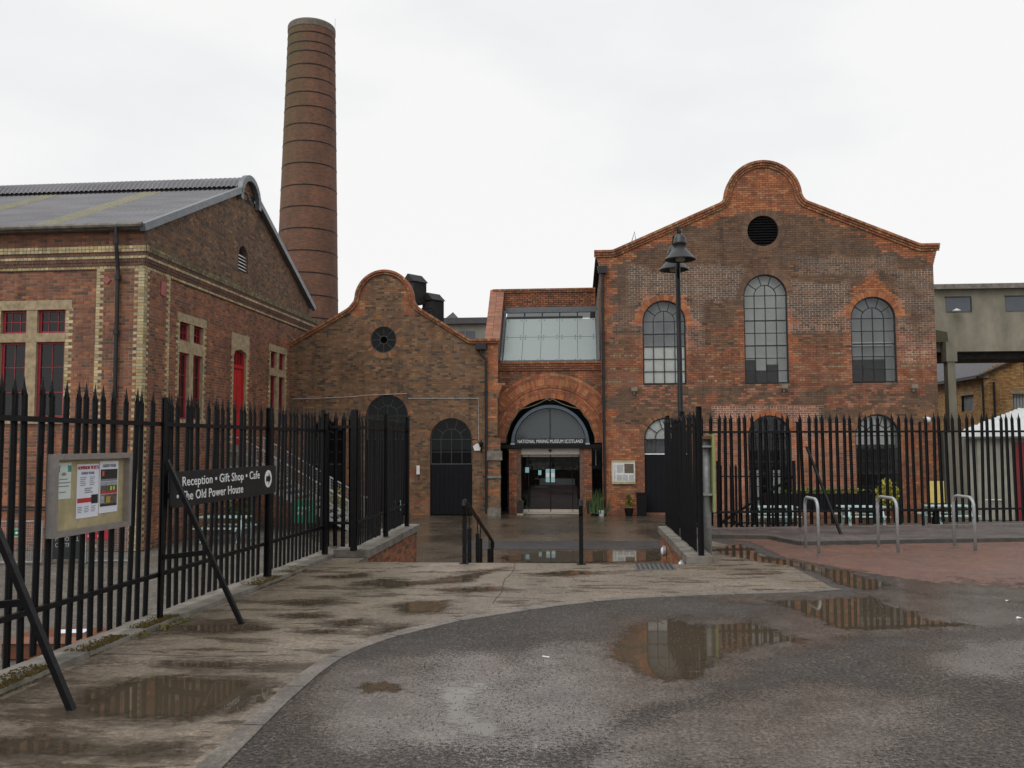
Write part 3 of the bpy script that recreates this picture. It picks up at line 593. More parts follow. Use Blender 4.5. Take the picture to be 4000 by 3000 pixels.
# ================================================================== LARGE HALL
def large_hall():
    T = thing('brick_hall', 'tall brown brick hall with rounded gable top and arched windows', 'building', (7.65, 36, ZL))
    pl = plane((0, 0, -ZL), (1, 0, 0), (0, -1, 0)); B = Bricks()
    UP = [(-4.11, .875, 4.23, 6.82), (.01, .875, 4.23, 7.83), (4.27, .88, 4.24, 6.83)]
    LO = [(-4.10, .88, -1.0, 1.97), (.05, .86, -1.0, 2.06), (4.30, .86, -1.0, 2.08)]
    OC = (-.02, 10.52, .63); r, cz = 1.57, 11.88
    out = [(-6.95, 9.83), (-6.19, 9.83), (-1.78, 11.71), (-1.66, 11.80), (-1.58, 11.95)]+[(-r*math.cos(rad(a)), cz+r*math.sin(rad(a))) for a in range(6, 175, 6)]+[(1.58, 11.95), (1.66, 11.80), (1.78, 11.71), (6.19, 9.83), (6.95, 9.83)]
    def half(z):
        if z < 8.9: return 6.7
        if z < 9.83: return 6.7+.25*(z-8.9)/.93
        if z < 11.98: return float(np.interp(z, [9.83, 11.71, 11.80, 11.98], [6.19, 1.78, 1.66, 1.57]))
        return math.sqrt(max(0, r*r-max(0, z-cz)**2))
    def topz(u):
        u = abs(u); return cz+math.sqrt(r*r-u*u) if u < 1.5 else (11.75-(u-1.7)*.4263 if u < 6.19 else 9.83)
    def color(u, v, ri):
        n2 = pnoise(u, v, 1.1, 3); n3 = pnoise(u, v, 3.0, 8); st = (ri//4) % 2; d = topz(u)-v; q = random.random()
        if d < .62+.35*n2+.3*n3 or (v > 11.25+.3*n2 and abs(u) < 1.8): return 'orange' if q > .2 else 'coping'
        if u < -6.7+.42+.22*st+.15*n3 and (v > 6.0 or v < 3.2): return 'orange' if q > .25 else 'redor'
        if abs(u-4.27) < 1.45-(v-6.95)*.75+.2*n3 and 6.95 < v < 8.8: return 'orange'
        if abs(u+4.11) < 1.30-(v-6.9)*.5 and 6.6 < v < 7.9: return 'pink' if q > .5 else 'orange'
        for uc, rr, vb, vs in UP:
            if abs(u-uc) < rr+.13+.22*st+.12*n3 and vb+.1 < v < vs-.55: return 'orange' if q > .35 else 'pink'
            if abs(u-uc) < rr+.3 and vb-1.0 < v < vb and uc: return 'pink' if q > .45 else 'dark'
        if v < 3.3+.2*n2:
            if v > 2.72 and (-2.0 < u < 1.9): return 'pink' if q > .3 else 'redor'
            if v > 2.6: return 'brown'
            if -2.4 < u < 3.0: return 'pink' if q > .42 else 'orange'
            return 'mixed' if q > .3 else 'orange'
        if v < 4.1: return 'dark' if n2 > -.12 else 'mixed'
        if v < 5.7+.25*n2:
            if ri % 6 == 0 and q > .5: return 'yellow'
            return 'mixed' if q > .12 else ('yellow' if q < .02 else 'red')
        if v < 6.7+.3*n2: return 'brown' if q > .25 else 'mixed'
        return 'dark' if n2 > -.25 else 'brown'
    def mortar(u, v):
        n = pnoise(u, v, 1.0, 21)*.5+pnoise(u, v, 2.6, 5)*.4; W = (.74, .69, .63)
        if -5.6 < u < -.9 and 7.7+.4*n < v < 9.15+.5*n: k = .9
        elif .85 < u < 3.35 and 6.25 < v < 8.3+.5*n: k = 1
        elif 1.4 < u < 5.2 and 8.6+.5*n < v < 9.3+.5*n: k = .7
        elif u > 5.2 and 5.0 < v < 8.8: k = .7+n
        elif -2.2 < u < 2.2 and 2.65 < v < 3.35: k = .95
        elif -2.6 < u < 3.4 and v < 2.65: k = .55+n*.6
        elif -6.4 < u < -5.0 and 5.9 < v < 9: k = .35+n
        elif -3.3 < u < -2.5 and 5.5 < v < 7.6: k = .7
        else: k = -.05+n*.35
        k = max(0, min(1, k)); b = (.125, .092, .068) if v > 3.3 else (.17, .12, .09)
        return tuple(b[i]*(1-k)+W[i]*k for i in range(3))
    rows = []; ri = 0; v = ZL
    while v < 13.4:
        h = min(half(v), half(v+RH)) if v > 9.7 else half(v); h -= .04 if v > 9.7 else 0
        iv = [(-h, h, None, 0)] if h > .1 else []
        for o in UP+LO: iv = cut_arch(iv, v, *o, .235)
        iv = cut_circ(iv, v, *OC, .25); rows.append((v, ri, iv)); v += RH; ri += 1
    B.fill(pl, rows, color, mortar)
    for i, o in enumerate(UP+LO): B.ring(pl, o[0], o[3], o[1], o[1]+.235, 'orange' if i in (0, 2, 4) else 'dark' if i == 1 else 'arch', prot=.007, mcol=(.2, .14, .10))
    B.ring(pl, OC[0], OC[1], .63, .88, 'dark', a1=2*math.pi, pitch=.09, mcol=(.10, .08, .06))
    for t0, t1, w1 in ((0, .105, .15), (.105, .2, .10), (.2, .29, .055)): B.path(pl, out, t0, t1, w1, -.34 if t0 == 0 else -.02, 'coping')
    B.build(T, pick=lambda p: p.z-(-ZL) > 2.8)
    # body behind the facade
    MBR = mat('side_brick', (.14, .08, .055), .8, 0, .5, 9, .2, 40)
    for sx in (-1, 1): obj('side_wall', MB().box((sx*6.46-.2, .03, 0), (sx*6.46+.2, 26, 10.6)), MBR, T)
    mb = MB(); mb.quadset([(-6.9, .36, 10.7), (0, .36, 13.35), (0, 26, 13.35), (-6.9, 26, 10.7), (6.9, .36, 10.7), (6.9, 26, 10.7)], [(0, 1, 2, 3), (1, 4, 5, 2)]); obj('roof', mb, M_SLATE, T)
    mb = MB().quadset([(-6.7, 26, 0), (6.7, 26, 0), (6.7, 26, 10.7), (0, 26, 13.3), (-6.7, 26, 10.7)], [(0, 1, 2, 3, 4)]); obj('rear_wall', mb, MBR, T)
    M_REV = mat('brick_reveal', (.15, .085, .06), .8, 0, .4, 14)
    # round louvre
    reveal(T, pl, [(OC[0]+.63*math.cos(rad(a)), OC[1]+.63*math.sin(rad(a))) for a in range(0, 360, 12)], -.18, .0, M_REV)
    lv = obj('round_louvre', MB().prism([(OC[0]+.63*math.cos(rad(a)), OC[1]+.63*math.sin(rad(a))) for a in range(0, 360, 12)], pl, -.2, -.16), M_DARK, T)
    for k in range(11):
        z = -.55+k*.11; x = math.sqrt(max(.01, .6*.6-z*z)); a, b = pl(OC[0]-x, OC[1]+z, -.08), pl(OC[0]+x, OC[1]+z, -.08)
        obj('slat', MB().quadset([a+Vector((0, .05, .05)), b+Vector((0, .05, .05)), b+Vector((0, -.03, -.03)), a+Vector((0, -.03, -.03)), a+Vector((0, .05, .062)), b+Vector((0, .05, .062)), b+Vector((0, -.03, -.018)), a+Vector((0, -.03, -.018))], [(0, 1, 2, 3), (4, 5, 6, 7), (2, 3, 7, 6), (0, 1, 5, 4)]), M_BLACK, lv)
    # upper windows
    for k, (uc, rr, vb, vs) in enumerate(UP):
        reveal(T, pl, arch_poly(uc, rr, vb, vs), -.13, .0, M_REV)
        fan_window(T, pl, uc, rr, vb, vs, -.10, (5, 7, 5)[k], heavy=((3,), (2, 4), (2,))[k])
        mb = MB().prism(arch_poly(uc, rr+.02, vb-.02, vs), pl, -.5, -.14, caps=(0, 0)); obj('window_recess', mb, M_BLIND, T)
        obj('recess_back', MB().prism(arch_poly(uc, rr+.02, vb-.02, vs), pl, -.54, -.5), M_INGREY if k != 1 else M_INGREY2, T)
        if k == 0:
            obj('blind', MB().prism([(uc-rr+.02, vb), (uc+rr-.02, vb), (uc+rr-.02, vb+1.56), (uc-rr+.02, vb+1.56)], pl, -.15, -.14), M_BLIND, T)
        if k == 2:
            obj('interior_rail', MB().prism([(uc-rr, vb+1.5), (uc+rr, vb+1.5), (uc+rr, vb+1.66), (uc-rr, vb+1.66)], pl, -.45, -.4), M_BLIND, T)
            obj('dark_counter', MB().prism([(uc-rr+.1, vb), (uc+rr-.35, vb), (uc+rr-.35, vb+.95), (uc-rr+.1, vb+.95)], pl, -.48, -.4), M_DARK, T)
        if k == 1:
            mb = MB()
            for a, b, c, d in ((-.8, -.35, .1, 1.0), (-.35, .1, 0, .55), (.1, .55, 0, .8), (-.8, -.3, 0, .45)): mb.prism([(uc+a, vb+c), (uc+b, vb+c), (uc+b, vb+d), (uc+a, vb+d)], pl, -.49, -.42-a*.02)
            obj('stored_equipment', mb, M_DARK, T)
    # lower openings
    for k, (uc, rr, vb, vs) in enumerate(LO):
        reveal(T, pl, arch_poly(uc, rr, vb, vs), -.16, .0, M_REV)
        mb = MB().prism(arch_poly(uc, rr+.02, vb-.02, vs), pl, -1.2, -.17, caps=(0, 0)); obj('window_recess', mb, M_INNER if k else M_INGREY, T)
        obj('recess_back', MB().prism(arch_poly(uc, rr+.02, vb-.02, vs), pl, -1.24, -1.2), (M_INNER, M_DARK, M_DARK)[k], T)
        if k == 0:
            fan_window(T, pl, uc, rr, 1.38, vs, -.12, 1, cols=4)
            d = obj('door', MB().prism([(uc-rr, vb), (uc+rr, vb), (uc+rr, 1.36), (uc-rr, 1.36)], pl, -.16, -.11), M_BLACKW, T)
            for q in range(8): obj('plank', MB().prism([(uc-rr+.02+q*.22, vb+.03), (uc-rr+.225+q*.22, vb+.03), (uc-rr+.225+q*.22, 1.33), (uc-rr+.02+q*.22, 1.33)], pl, -.11, -.10), M_BLACKW, d)
            obj('fan_blind', MB().prism(arch_poly(uc, rr-.03, vs+.02, vs+.03), pl, -.25, -.22), M_BLIND, T)
            obj('transom_strip', MB().prism([(uc-rr, 1.35), (uc+rr, 1.35), (uc+rr, 1.40), (uc-rr, 1.40)], pl, -.12, -.07), M_WHITE, T)
        else:
            fan_window(T, pl, uc, rr, vb+.05, vs, -.12, 6, cols=4)
            if k == 1:
                for a, b in ((-.84, -.3), (.18, .62)): obj('shutter', MB().prism([(uc+a, vb+.1), (uc+b, vb+.1), (uc+b, vb+1.7), (uc+a, vb+1.7)], pl, -.4, -.37), M_BLIND, T)
            else:
                obj('ceiling_panel', MB().prism(arch_poly(uc, rr-.03, vs-.35, vs), pl, -.5, -.46), M_BLIND, T)
                obj('shelf_unit', MB().prism([(uc-.8, vb), (uc+.5, vb), (uc+.5, vb+2.4), (uc-.8, vb+2.4)], pl, -.8, -.7), M_DARK, T)
    # downpipe at the junction with the entrance
    p = MB().tube([pl(-6.62, 9.0, .09), pl(-6.62, -.9, .09), pl(-6.62, -1.05, .2)], .055, 10); dp = obj('downpipe', p, M_PIPE, T)
    for z in (8.2, 6.4, 4.6, 2.8, 1.0): obj('pipe_collar', MB().tube([pl(-6.62, z, .09), pl(-6.62, z-.12, .09)], .075, 10), M_PIPE, dp)
    obj('hopper', MB().prism([(-6.78, 8.85), (-6.46, 8.85), (-6.42, 9.15), (-6.82, 9.15)], pl, 0.01, .22), M_PIPE, dp)
    # small antenna frame on the roof edge
    a = MB().tube([(-5.42, .6, 11.2), (-5.22, .6, 11.85), (-5.16, .6, 11.3)], .02, 6); obj('roof_bracket', a, M_GALV2, T)
    return T
M_INGREY2 = mat('interior_light_grey', (.74, .76, .74), .8, 0, .15, 1)
large_hall()
# ================================================================== SMALL GABLED BUILDING
def small_hall():
    T = thing('gabled_brick_building', 'small tan brick building with round gable top and round window', 'building', (-8.05, 35.5, ZL))
    pl = plane((0, 0, -ZL), (1, 0, 0), (0, -1, 0)); B = Bricks(); X0 = -8.05
    AR = [(-10.50-X0, .80, -1.1, 2.02), (-7.90-X0, .875, -1.1, 2.98), (-5.23-X0, .87, -1.1, 2.0)]
    OC = (-.02, 6.15, .55); r, cz = 1.25, 7.84
    out = [(-4.15, 6.02), (-1.75, 7.36), (-1.52, 7.50), (-1.36, 7.68)]+[(-r*math.cos(rad(a)), cz+r*math.sin(rad(a))) for a in range(0, 181, 6)]+[(1.33, 7.66), (1.46, 7.50), (1.70, 7.34), (3.62, 6.13), (4.80, 6.13)]
    def bl(z): return -4.15 if z < 6.02 else (float(np.interp(z, [6.02, 7.36, 7.5, 7.68, 7.84], [-4.15, -1.75, -1.52, -1.36, -1.25])) if z < 7.84 else -math.sqrt(max(0, r*r-max(0, z-cz)**2)))
    def br(z): return 4.76 if z < 6.13 else (float(np.interp(z, [6.13, 7.34, 7.5, 7.66, 7.84], [3.62, 1.70, 1.46, 1.33, 1.25])) if z < 7.84 else math.sqrt(max(0, r*r-max(0, z-cz)**2)))
    def color(u, v, ri):
        n = pnoise(u, v, 1.2, 2); q = random.random()
        if u > 4.3: return 'orange' if (v > 4.6 or q > .6) else 'tan'
        if abs(u) < 1.3 and v > 7.2 and abs(u) > .8: return 'coping'
        if v < -.5 or (u > 3.2 and v < -.2): return 'tan' if q > .4 else 'mixed'
        if u < 3.2 and v < .9 and n > 0: return 'mixed' if q > .5 else 'tan'
        return 'tan' if q > .24 else 'brown'
    def mortar(u, v): k = 1+.35*pnoise(u, v, .8, 4); return (.23*k, .178*k, .125*k)
    rows = []; ri = 2; v = ZL
    while v < 9.05:
        iv = [(bl(v+RH)+.05, br(v+RH)-(.05 if v > 6 else 0), None, 0)]
        if iv[0][1]-iv[0][0] < .2: iv = []
        for o in AR: iv = cut_arch(iv, v, *o, .23)
        iv = cut_circ(iv, v, *OC, .23); rows.append((v, ri, iv)); v += RH; ri += 1
    B.fill(pl, rows, color, mortar)
    for o in AR: B.ring(pl, o[0], o[3], o[1], o[1]+.23, 'arch', mcol=(.22, .17, .12))
    B.ring(pl, *OC[:2], .55, .78, 'arch', a1=2*math.pi, pitch=.085, mcol=(.24, .2, .15))
    for t0, t1, w1 in ((0, .10, .13), (.10, .19, .08)): B.path(pl, out, t0, t1, w1, -.34 if t0 == 0 else -.02, 'coping')
    # brick pilaster at the right end, in front of the wall
    for i in range(2, 60):
        z = ZL+i*RH
        if z > 2.0 and z < 2.1: continue
        a, b = 4.33, 4.86+(.03*max(0, i-52) if i > 52 else 0)
        if 2.1 < z < 4.2: b -= .12
        B.fill(pl, [(z, i, [(a, b, 'orange' if (z > 3.9 or random.random() < .3) else 'tan', .09)])], color, mortar)
    B.build(T, pick=lambda p: -2 < p.x < 3.3 and p.z > 3.6)
    M_REV = MATS['brick_reveal']; MBR = MATS['side_brick']
    obj('rear_block', MB().box((-4.1, .6, 0), (4.7, 14, 6.6)), MBR, T)
    mb = MB().quadset([(-4.2, .3, 6.8), (0, .3, 9.0), (0, 14, 9.0), (-4.2, 14, 6.8), (4.3, .3, 6.7), (4.3, 14, 6.7)], [(0, 1, 2, 3), (1, 4, 5, 2)]); obj('roof', mb, M_SLATE, T)
    # round window
    ring = [(OC[0]+.55*math.cos(rad(a)), OC[1]+.55*math.sin(rad(a))) for a in range(0, 360, 12)]
    reveal(T, pl, ring, -.16, 0, M_REV); mb = MB()
    for a in range(0, 360, 15):
        P = lambda q, t: (OC[0]+q*math.cos(rad(t)), OC[1]+q*math.sin(rad(t))); mb.prism([P(.15, a), P(.18, a), P(.18, a+15), P(.15, a+15)], pl, -.1, -.06); mb.prism([P(.51, a), P(.55, a), P(.55, a+15), P(.51, a+15)], pl, -.1, -.05)
    for a in range(0, 360, 45): mb.bar(pl(OC[0]+.17*math.cos(rad(a)), OC[1]+.17*math.sin(rad(a)), -.08), pl(OC[0]+.53*math.cos(rad(a)), OC[1]+.53*math.sin(rad(a)), -.08), .025, .03, up=(0, 1, 0))
    W = obj('round_window', mb, mat('grey_glazing_bar', (.05, .05, .05), .6), T)
    for a in range(0, 360, 45): obj('pane', MB().prism([(OC[0]+.17*math.cos(rad(a)), OC[1]+.17*math.sin(rad(a)))]+[(OC[0]+.53*math.cos(rad(a+t)), OC[1]+.53*math.sin(rad(a+t))) for t in (0, 15, 30, 45)]+[(OC[0]+.17*math.cos(rad(a+45)), OC[1]+.17*math.sin(rad(a+45)))], pl, -.1, -.095, caps=(0, 1)), M_DGLASS, W)
    obj('window_back', MB().prism(ring, pl, -.5, -.45), M_DARK, T)
    # three arched doorways with fanlights
    for k, (uc, rr, vb, vs) in enumerate(AR):
        reveal(T, pl, arch_poly(uc, rr, vb, vs), -.2, 0, M_REV); vt = .97 if k != 1 else 2.0
        fan_window(T, pl, uc, rr, vt, vs, -.13, 2, cols=4, bar=.022, glass=M_DGLASS, frame=MATS['grey_glazing_bar'])
        obj('fanlight_back', MB().prism(arch_poly(uc, rr, vb, vs), pl, -.6, -.55), M_DARK, T)
        d = obj('door', MB().prism([(uc-rr, vb+.02), (uc+rr, vb+.02), (uc+rr, vt), (uc-rr, vt)], pl, -.17, -.12), M_BLACKW, T)
        for q in range(9):
            a = uc-rr+.01+q*(2*rr/9); obj('plank', MB().prism([(a, vb+.05), (a+2*rr/9-.014, vb+.05), (a+2*rr/9-.014, vt-.06), (a, vt-.06)], pl, -.12, -.105), M_BLACKW, d)
    # hopper and downpipe, concrete blocks on the pilaster
    u = -3.77-X0
    dp = obj('downpipe', MB().tube([pl(-4.0-X0, 5.7, .14), pl(-3.98-X0, 5.5, .14), pl(u, 5.28, .14), pl(u, 5.1, .14), pl(u, -1.0, .14)], .05, 10), M_PIPE, T)
    obj('hopper', MB().box((-4.2-X0, -.26, 5.68-ZL), (-3.76-X0, -.02, 5.94-ZL)), M_PIPE, dp)
    for z in (4.0, 2.2, .4): obj('pipe_collar', MB().tube([pl(u, z, .14), pl(u, z-.1, .14)], .068, 10), M_PIPE, dp)
    obj('pad_stone', MB().box((4.28, -.17, 1.15-ZL), (4.93, 0, 1.52-ZL)), M_CONC, T); obj('pad_stone', MB().box((4.30, -.13, .42-ZL), (4.88, 0, .52-ZL)), M_CONC, T)
    obj('plinth_stone', MB().box((4.31, -.15, 0.0), (4.87, 0, .32)), M_CONC, T)
    # white cable run
    c = [(-11.9, 3.72), (-10.6, 3.74), (-9.3, 3.79), (-8.9, 3.84), (-7.07, 3.90)]; w_ = mat('white_cable', (.5, .5, .5), .6)
    obj('cable', MB().tube([pl(a-X0, b, .03) for a, b in c], .012, 5), w_, T); obj('cable', MB().tube([pl(a-X0, b, .03) for a, b in ((-7.0, 3.7), (-4.09, 3.68), (-4.09, 1.95))], .012, 5), w_, T)
    obj('meter_box', MB().box((-6.65-X0, -.08, .58-ZL), (-6.52-X0, 0, .94-ZL)), M_WHITE, T)
    return pl
pls = small_hall()
tag(obj('alarm_box', MB().prism([(-.11, -.16), (.11, -.16), (.17, .02), (0, .14), (-.17, .02)], plane((0, 0, 0), (1, 0, 0), (0, -1, 0)), 0, .08), M_WHITE, loc=(-4.15, 35.5, 1.70)), 'white five-sided alarm box on the tan brick wall', 'alarm box')
wl = thing('wall_lantern', 'small black iron lantern bracket beside the white alarm box', 'lantern', (-3.97, 35.5, 1.45))
obj('bracket', MB().tube([(0, -.02, 0), (0, -.06, .35), (0, -.12, .52), (0, -.2, .5)], .014, 6), M_BLACK, wl); obj('shade', MB().lathe((0, -.2, .3), [(.015, .2), (.09, .1), (.07, -.05), (.03, -.08)], 10), M_BLACK, wl)
# ================================================================== ENTRANCE LINK
def entrance():
    T = thing('entrance_building', 'red brick entrance bay with big arch and sloping glass roof', 'building', (-1.2, 36.5, ZL))
    pl = plane((0, 0, -ZL), (1, 0, 0), (0, -1, 0)); B = Bricks(); L, R = -2.15, 2.2; r, vs = 1.86, 1.84
    color = lambda u, v, ri: 'redor' if random.random() > .33 else ('dark' if random.random() > .5 else 'red')
    mortar = lambda u, v: (.14, .085, .062)
    rows = []; v = ZL; ri = 1
    while v < 5.16:
        iv = cut_arch([(L, R, None, 0)], v, 0, r, ZL-1, vs, 1.0) if v > vs else []
        rows.append((v, ri, iv)); v += RH; ri += 1
    B.fill(pl, rows, color, mortar)
    cl = lambda u, v: L < u < R
    for r0, r1, p, tg, pt in ((1.86, 2.09, .0, 'orange', .085), (2.09, 2.2, .0, 'redor', .2), (2.2, 2.31, .0, 'orange', .2), (2.31, 2.42, .03, 'redor', .12), (2.42, 2.70, .03, 'orange', .085), (2.70, 2.81, .03, 'redor', .2), (2.81, 2.93, .03, 'orange', .2)):
        B.ring(pl, 0, vs, r0, r1, tg, prot=.02+p, pitch=pt, clip=cl, mcol=(.12, .075, .055))
    for i, (z, p) in enumerate(((4.88, .05), (4.97, .09), (5.06, .13), (5.16, .18))): B.fill(pl, [(z, 6 if i == 3 else i+1, [(L, R, 'redor' if i < 3 else 'coping', p)])], color, mortar)
    # brick wall above the glass, and the raking side parapet
    pb = plane((0, 2.35, -ZL), (1, 0, 0), (0, -1, 0))
    for i in range(10): B.fill(pb, [(7.78+i*RH, i+2, [(-2.6, 2.0, None, 0)])], color, mortar)
    for i, (z, p) in enumerate(((8.60, .05), (8.69, .09))): B.fill(pb, [(z, 6, [(-2.62, 2.0, 'coping', p)])], color, mortar)
    B.build(T, pick=lambda p: p.z > 6.3-.2)
    obj('parapet_top', MB().box((-2.6, 2.36, 9.0), (2.0, 2.75, 9.88)), MATS['side_brick'], T)
    # raking parapet with its own brick courses
    rp = obj('raking_parapet', MB().quadset([(-2.72, 0, 7.3), (-2.12, 0, 7.3), (-2.12, 2.42, 9.86), (-2.72, 2.42, 9.86), (-2.72, 0, 6.0), (-2.12, 0, 6.0), (-2.12, 2.42, 6.0), (-2.72, 2.42, 6.0)], [(0, 1, 2, 3), (0, 4, 5, 1), (1, 5, 6, 2), (0, 3, 7, 4)]), MATS['side_brick'], T)
    d = Vector((0, 2.42, 2.56)); nrm = Vector((0, -2.56, 2.42)).normalized(); n = 38
    for k in range(n):
        for j in range(2):
            a = d*(k+.05)/n; b = d*(k+.95)/n; x0 = -2.74+j*.32; mb = MB(); zz = Vector((0, 0, 7.3))
            ps = [Vector((x0, 0, 0))+a+zz, Vector((x0+.31, 0, 0))+a+zz, Vector((x0+.31, 0, 0))+b+zz, Vector((x0, 0, 0))+b+zz]
            mb.quadset([q+nrm*.03 for q in ps]+[q-nrm*.01 for q in ps], [(0, 1, 2, 3), (1, 0, 4, 5), (2, 1, 5, 6), (3, 2, 6, 7), (0, 3, 7, 4)])
            me = mesh(mb, 'brick', M_BRICKWET); c = random.choice(PAL['redor']+PAL['mixed']); at = me.color_attributes.new('Col', 'FLOAT_COLOR', 'POINT'); at.data.foreach_set('color', [q for _ in mb.v for q in (*c, 1)])
            obj('brick', me, None, rp)
    # sloped glazing
    b0, t0 = Vector((0, -.02, 5.27-ZL)), Vector((0, 2.3, 7.78-ZL)); x0, x1 = -2.05, 2.05
    fr = MB()
    for p, q in ((Vector((x0, 0, 0)), 0), (Vector((x1, 0, 0)), 0)): fr.bar(b0+p, t0+p, .09, .12)
    fr.bar(b0+Vector((x0, 0, 0)), b0+Vector((x1, 0, 0)), .1, .1); fr.bar(t0+Vector((x0, 0, .02)), t0+Vector((x1, 0, .02)), .2, .24)
    G = obj('glazed_roof', fr, M_GLAZEFRAME, T)
    rows_ = (0, .46, .83, 1.0); cols = 5
    for i in range(3):
        for k in range(cols):
            g = .008; xa, xb = x0+.08+(x1-x0-.16)*k/cols+g, x0+.08+(x1-x0-.16)*(k+1)/cols-g; pa, pb_ = b0.lerp(t0, rows_[i]+.004), b0.lerp(t0, rows_[i+1]-.004)
            obj('pane', MB().quadset([pa+Vector((xa, 0, 0)), pa+Vector((xb, 0, 0)), pb_+Vector((xb, 0, 0)), pb_+Vector((xa, 0, 0))], [(0, 1, 2, 3)]), M_FROST if i < 2 else M_DGLASS, G)
            if i < 2:
                for sx in (xa+.1, xb-.1):
                    for t in (rows_[i]+.03, rows_[i+1]-.03):
                        q = b0.lerp(t0, t)+Vector((sx, 0, 0)); obj('fixing_stud', MB().lathe(q+Vector((0, -.02, .01)), [(.022, -.02), (.022, .015), (.0, .018)], 8), M_GALV, G)
    for k in range(1, cols): x = x0+.08+(x1-x0-.16)*k/cols; obj('glazing_beam', MB().bar(b0+Vector((x, .14, -.12)), t0+Vector((x, .1, -.1)), .05, .1), M_GLAZEFRAME, G)
    obj('under_glass_ceiling', MB().quadset([b0+Vector((x0, .3, -.3)), b0+Vector((x1, .3, -.3)), t0+Vector((x1, .4, -.35)), t0+Vector((x0, .4, -.35))], [(0, 1, 2, 3)]), M_INNER, T)
    # arch soffit and portal frame
    obj('arch_soffit', MB().prism([(r*math.cos(math.pi*i/24), vs+r*math.sin(math.pi*i/24)) for i in range(25)], pl, -.9, .02, caps=(0, 0)), mat('arch_soffit_brick', (.16, .105, .075), .8), T)
    fm = MB(); n = 28; vz = 1.80
    for i in range(n):
        a, b = math.pi*i/n, math.pi*(i+1)/n; P = lambda q, t: (q*math.cos(t), vz+q*math.sin(t)); fm.prism([P(1.5, a), P(1.63, a), P(1.63, b), P(1.5, b)], pl, -.55, .12)
    pf = obj('portal_arch', fm, M_BLUE, T)
    fl = obj('fanlight', MB().prism([(-.02, 2.02), (.02, 2.02), (.02, vz+1.47), (-.02, vz+1.47)], pl, -.1, -.05), M_FRAME, T)
    for s in (0, 1):
        pts = [(1.48*math.cos(t), max(2.03, vz+1.48*math.sin(t))) for t in [math.pi/2*(s+i/10) for i in range(11)]]+([(.02, 2.03)] if s == 0 else [(-.02, 2.03)])
        obj('pane', MB().prism(pts, pl, -.09, -.08, caps=(0, 1)), M_FANGLASS, fl)
    fs = obj('fascia', MB().prism([(-1.49, 1.79), (1.49, 1.79), (1.49, 2.03), (-1.49, 2.03)], pl, -.1, .0), M_SIGN, T)
    obj('lettering', text_mesh('NATIONAL MINING MUSEUM SCOTLAND', .205, pl, 0, 1.84, .004, .80, M_LETTER, spacing=1.06, bold=.0, align='CENTER', fit=2.72), None, fs)
    obj('lintel_beam', MB().prism([(-2.1, 1.62), (2.12, 1.62), (2.12, 1.785), (-2.1, 1.785)], pl, -.7, .14), M_BLACK, T)
    for s in (-1, 1): obj('frame_foot', MB().box((s*1.56-.09, -.16, 1.77-ZL), (s*1.56+.09, .5, 1.84-ZL)), M_GALV2, pf)
    # light string round the arch
    knots = [(-1.95, 1.9), (-1.62, 2.75), (-1.30, 3.25), (-.1, 3.68), (.1, 3.68), (1.28, 3.25), (1.6, 2.8), (1.98, 1.92)]; cab = []
    for (a, b), (c, d_) in zip(knots, knots[1:]):
        for i in range(6): t = i/6; cab.append(pl(a+(c-a)*t, b+(d_-b)*t-.07*math.sin(math.pi*t), .16))
    obj('rope_light', MB().tube(cab, .014, 5), mat('old_rope', (.20, .18, .12), .8), T)
    for a, b in knots: obj('rope_clip', MB().cbox(pl(a, b, .14), (.09, .08, .09)), mat('clip_brown', (.09, .08, .06), .7), T)
    # piers
    for sd in (-1, 1):
        P = Bricks(); x0, x1 = (-1.73, -1.23) if sd < 0 else (1.23, 1.73)
        for (a, b, pr) in (((-1.73, -1.40, .06), (-1.40, -1.22, 0)) if sd < 0 else ((1.40, 1.73, .06), (1.22, 1.40, 0))):
            for i in range(30):
                z = ZL+i*RH
                if z+RH > 1.63: break
                if b-a > .25: m = a+(.115 if i % 2 else .215); iv = [(a, m, None, pr), (m, b, None, pr)]
                else: iv = [(a, b, None, pr)]
                P.fill(pl, [(z, 1, [(x, y, random.choice(['redor', 'orange', 'mixed', 'red']), q) for x, y, _, q in iv])], color, lambda u, v: (.10, .062, .048))
        pr = obj('pier', MB().box((x0, -.04, 0), (x1, .5, 1.62-ZL)), MATS['side_brick'], T)
        f = P.build(T, limit=0, wall_name='pier_facing'); f.parent = pr
    # glazed doors
    D = obj('door_frame', MB().prism([(-1.22, 1.36), (1.22, 1.36), (1.22, 1.63), (-1.22, 1.63)], pl, -.4, -.04), M_ALU, T); obj('threshold', MB().prism([(-1.22, -1.09), (1.22, -1.09), (1.22, -1.05), (-1.22, -1.05)], pl, -.5, .2), M_ALU, T)
    obj('sensor', MB().lathe(pl(0, 1.52, -.0), [(.0, .05), (.06, .05), (.05, -.02), (0, -.06)], 10), M_BLACK, D)
    for a, b in ((-1.2, -.92), (-.92, -.01), (.01, .92), (.92, 1.2)):
        leaf = obj('door_leaf', MB().prism([(a+.01, 1.26), (b-.01, 1.26), (b-.01, 1.355), (a+.01, 1.355)], pl, -.24, -.18).prism([(a+.01, -1.04), (b-.01, -1.04), (b-.01, -.93), (a+.01, -.93)], pl, -.24, -.18), M_ALU, T)
        obj('stile', MB().prism([(a, -.93), (a+.014, -.93), (a+.014, 1.26), (a, 1.26)], pl, -.23, -.19), M_BLACK, leaf); obj('stile', MB().prism([(b-.014, -.93), (b, -.93), (b, 1.26), (b-.014, 1.26)], pl, -.23, -.19), M_BLACK, leaf)
        obj('pane', MB().prism([(a+.02, -.93), (b-.02, -.93), (b-.02, 1.26), (a+.02, 1.26)], pl, -.215, -.21, caps=(0, 1)), M_GLASS, leaf)
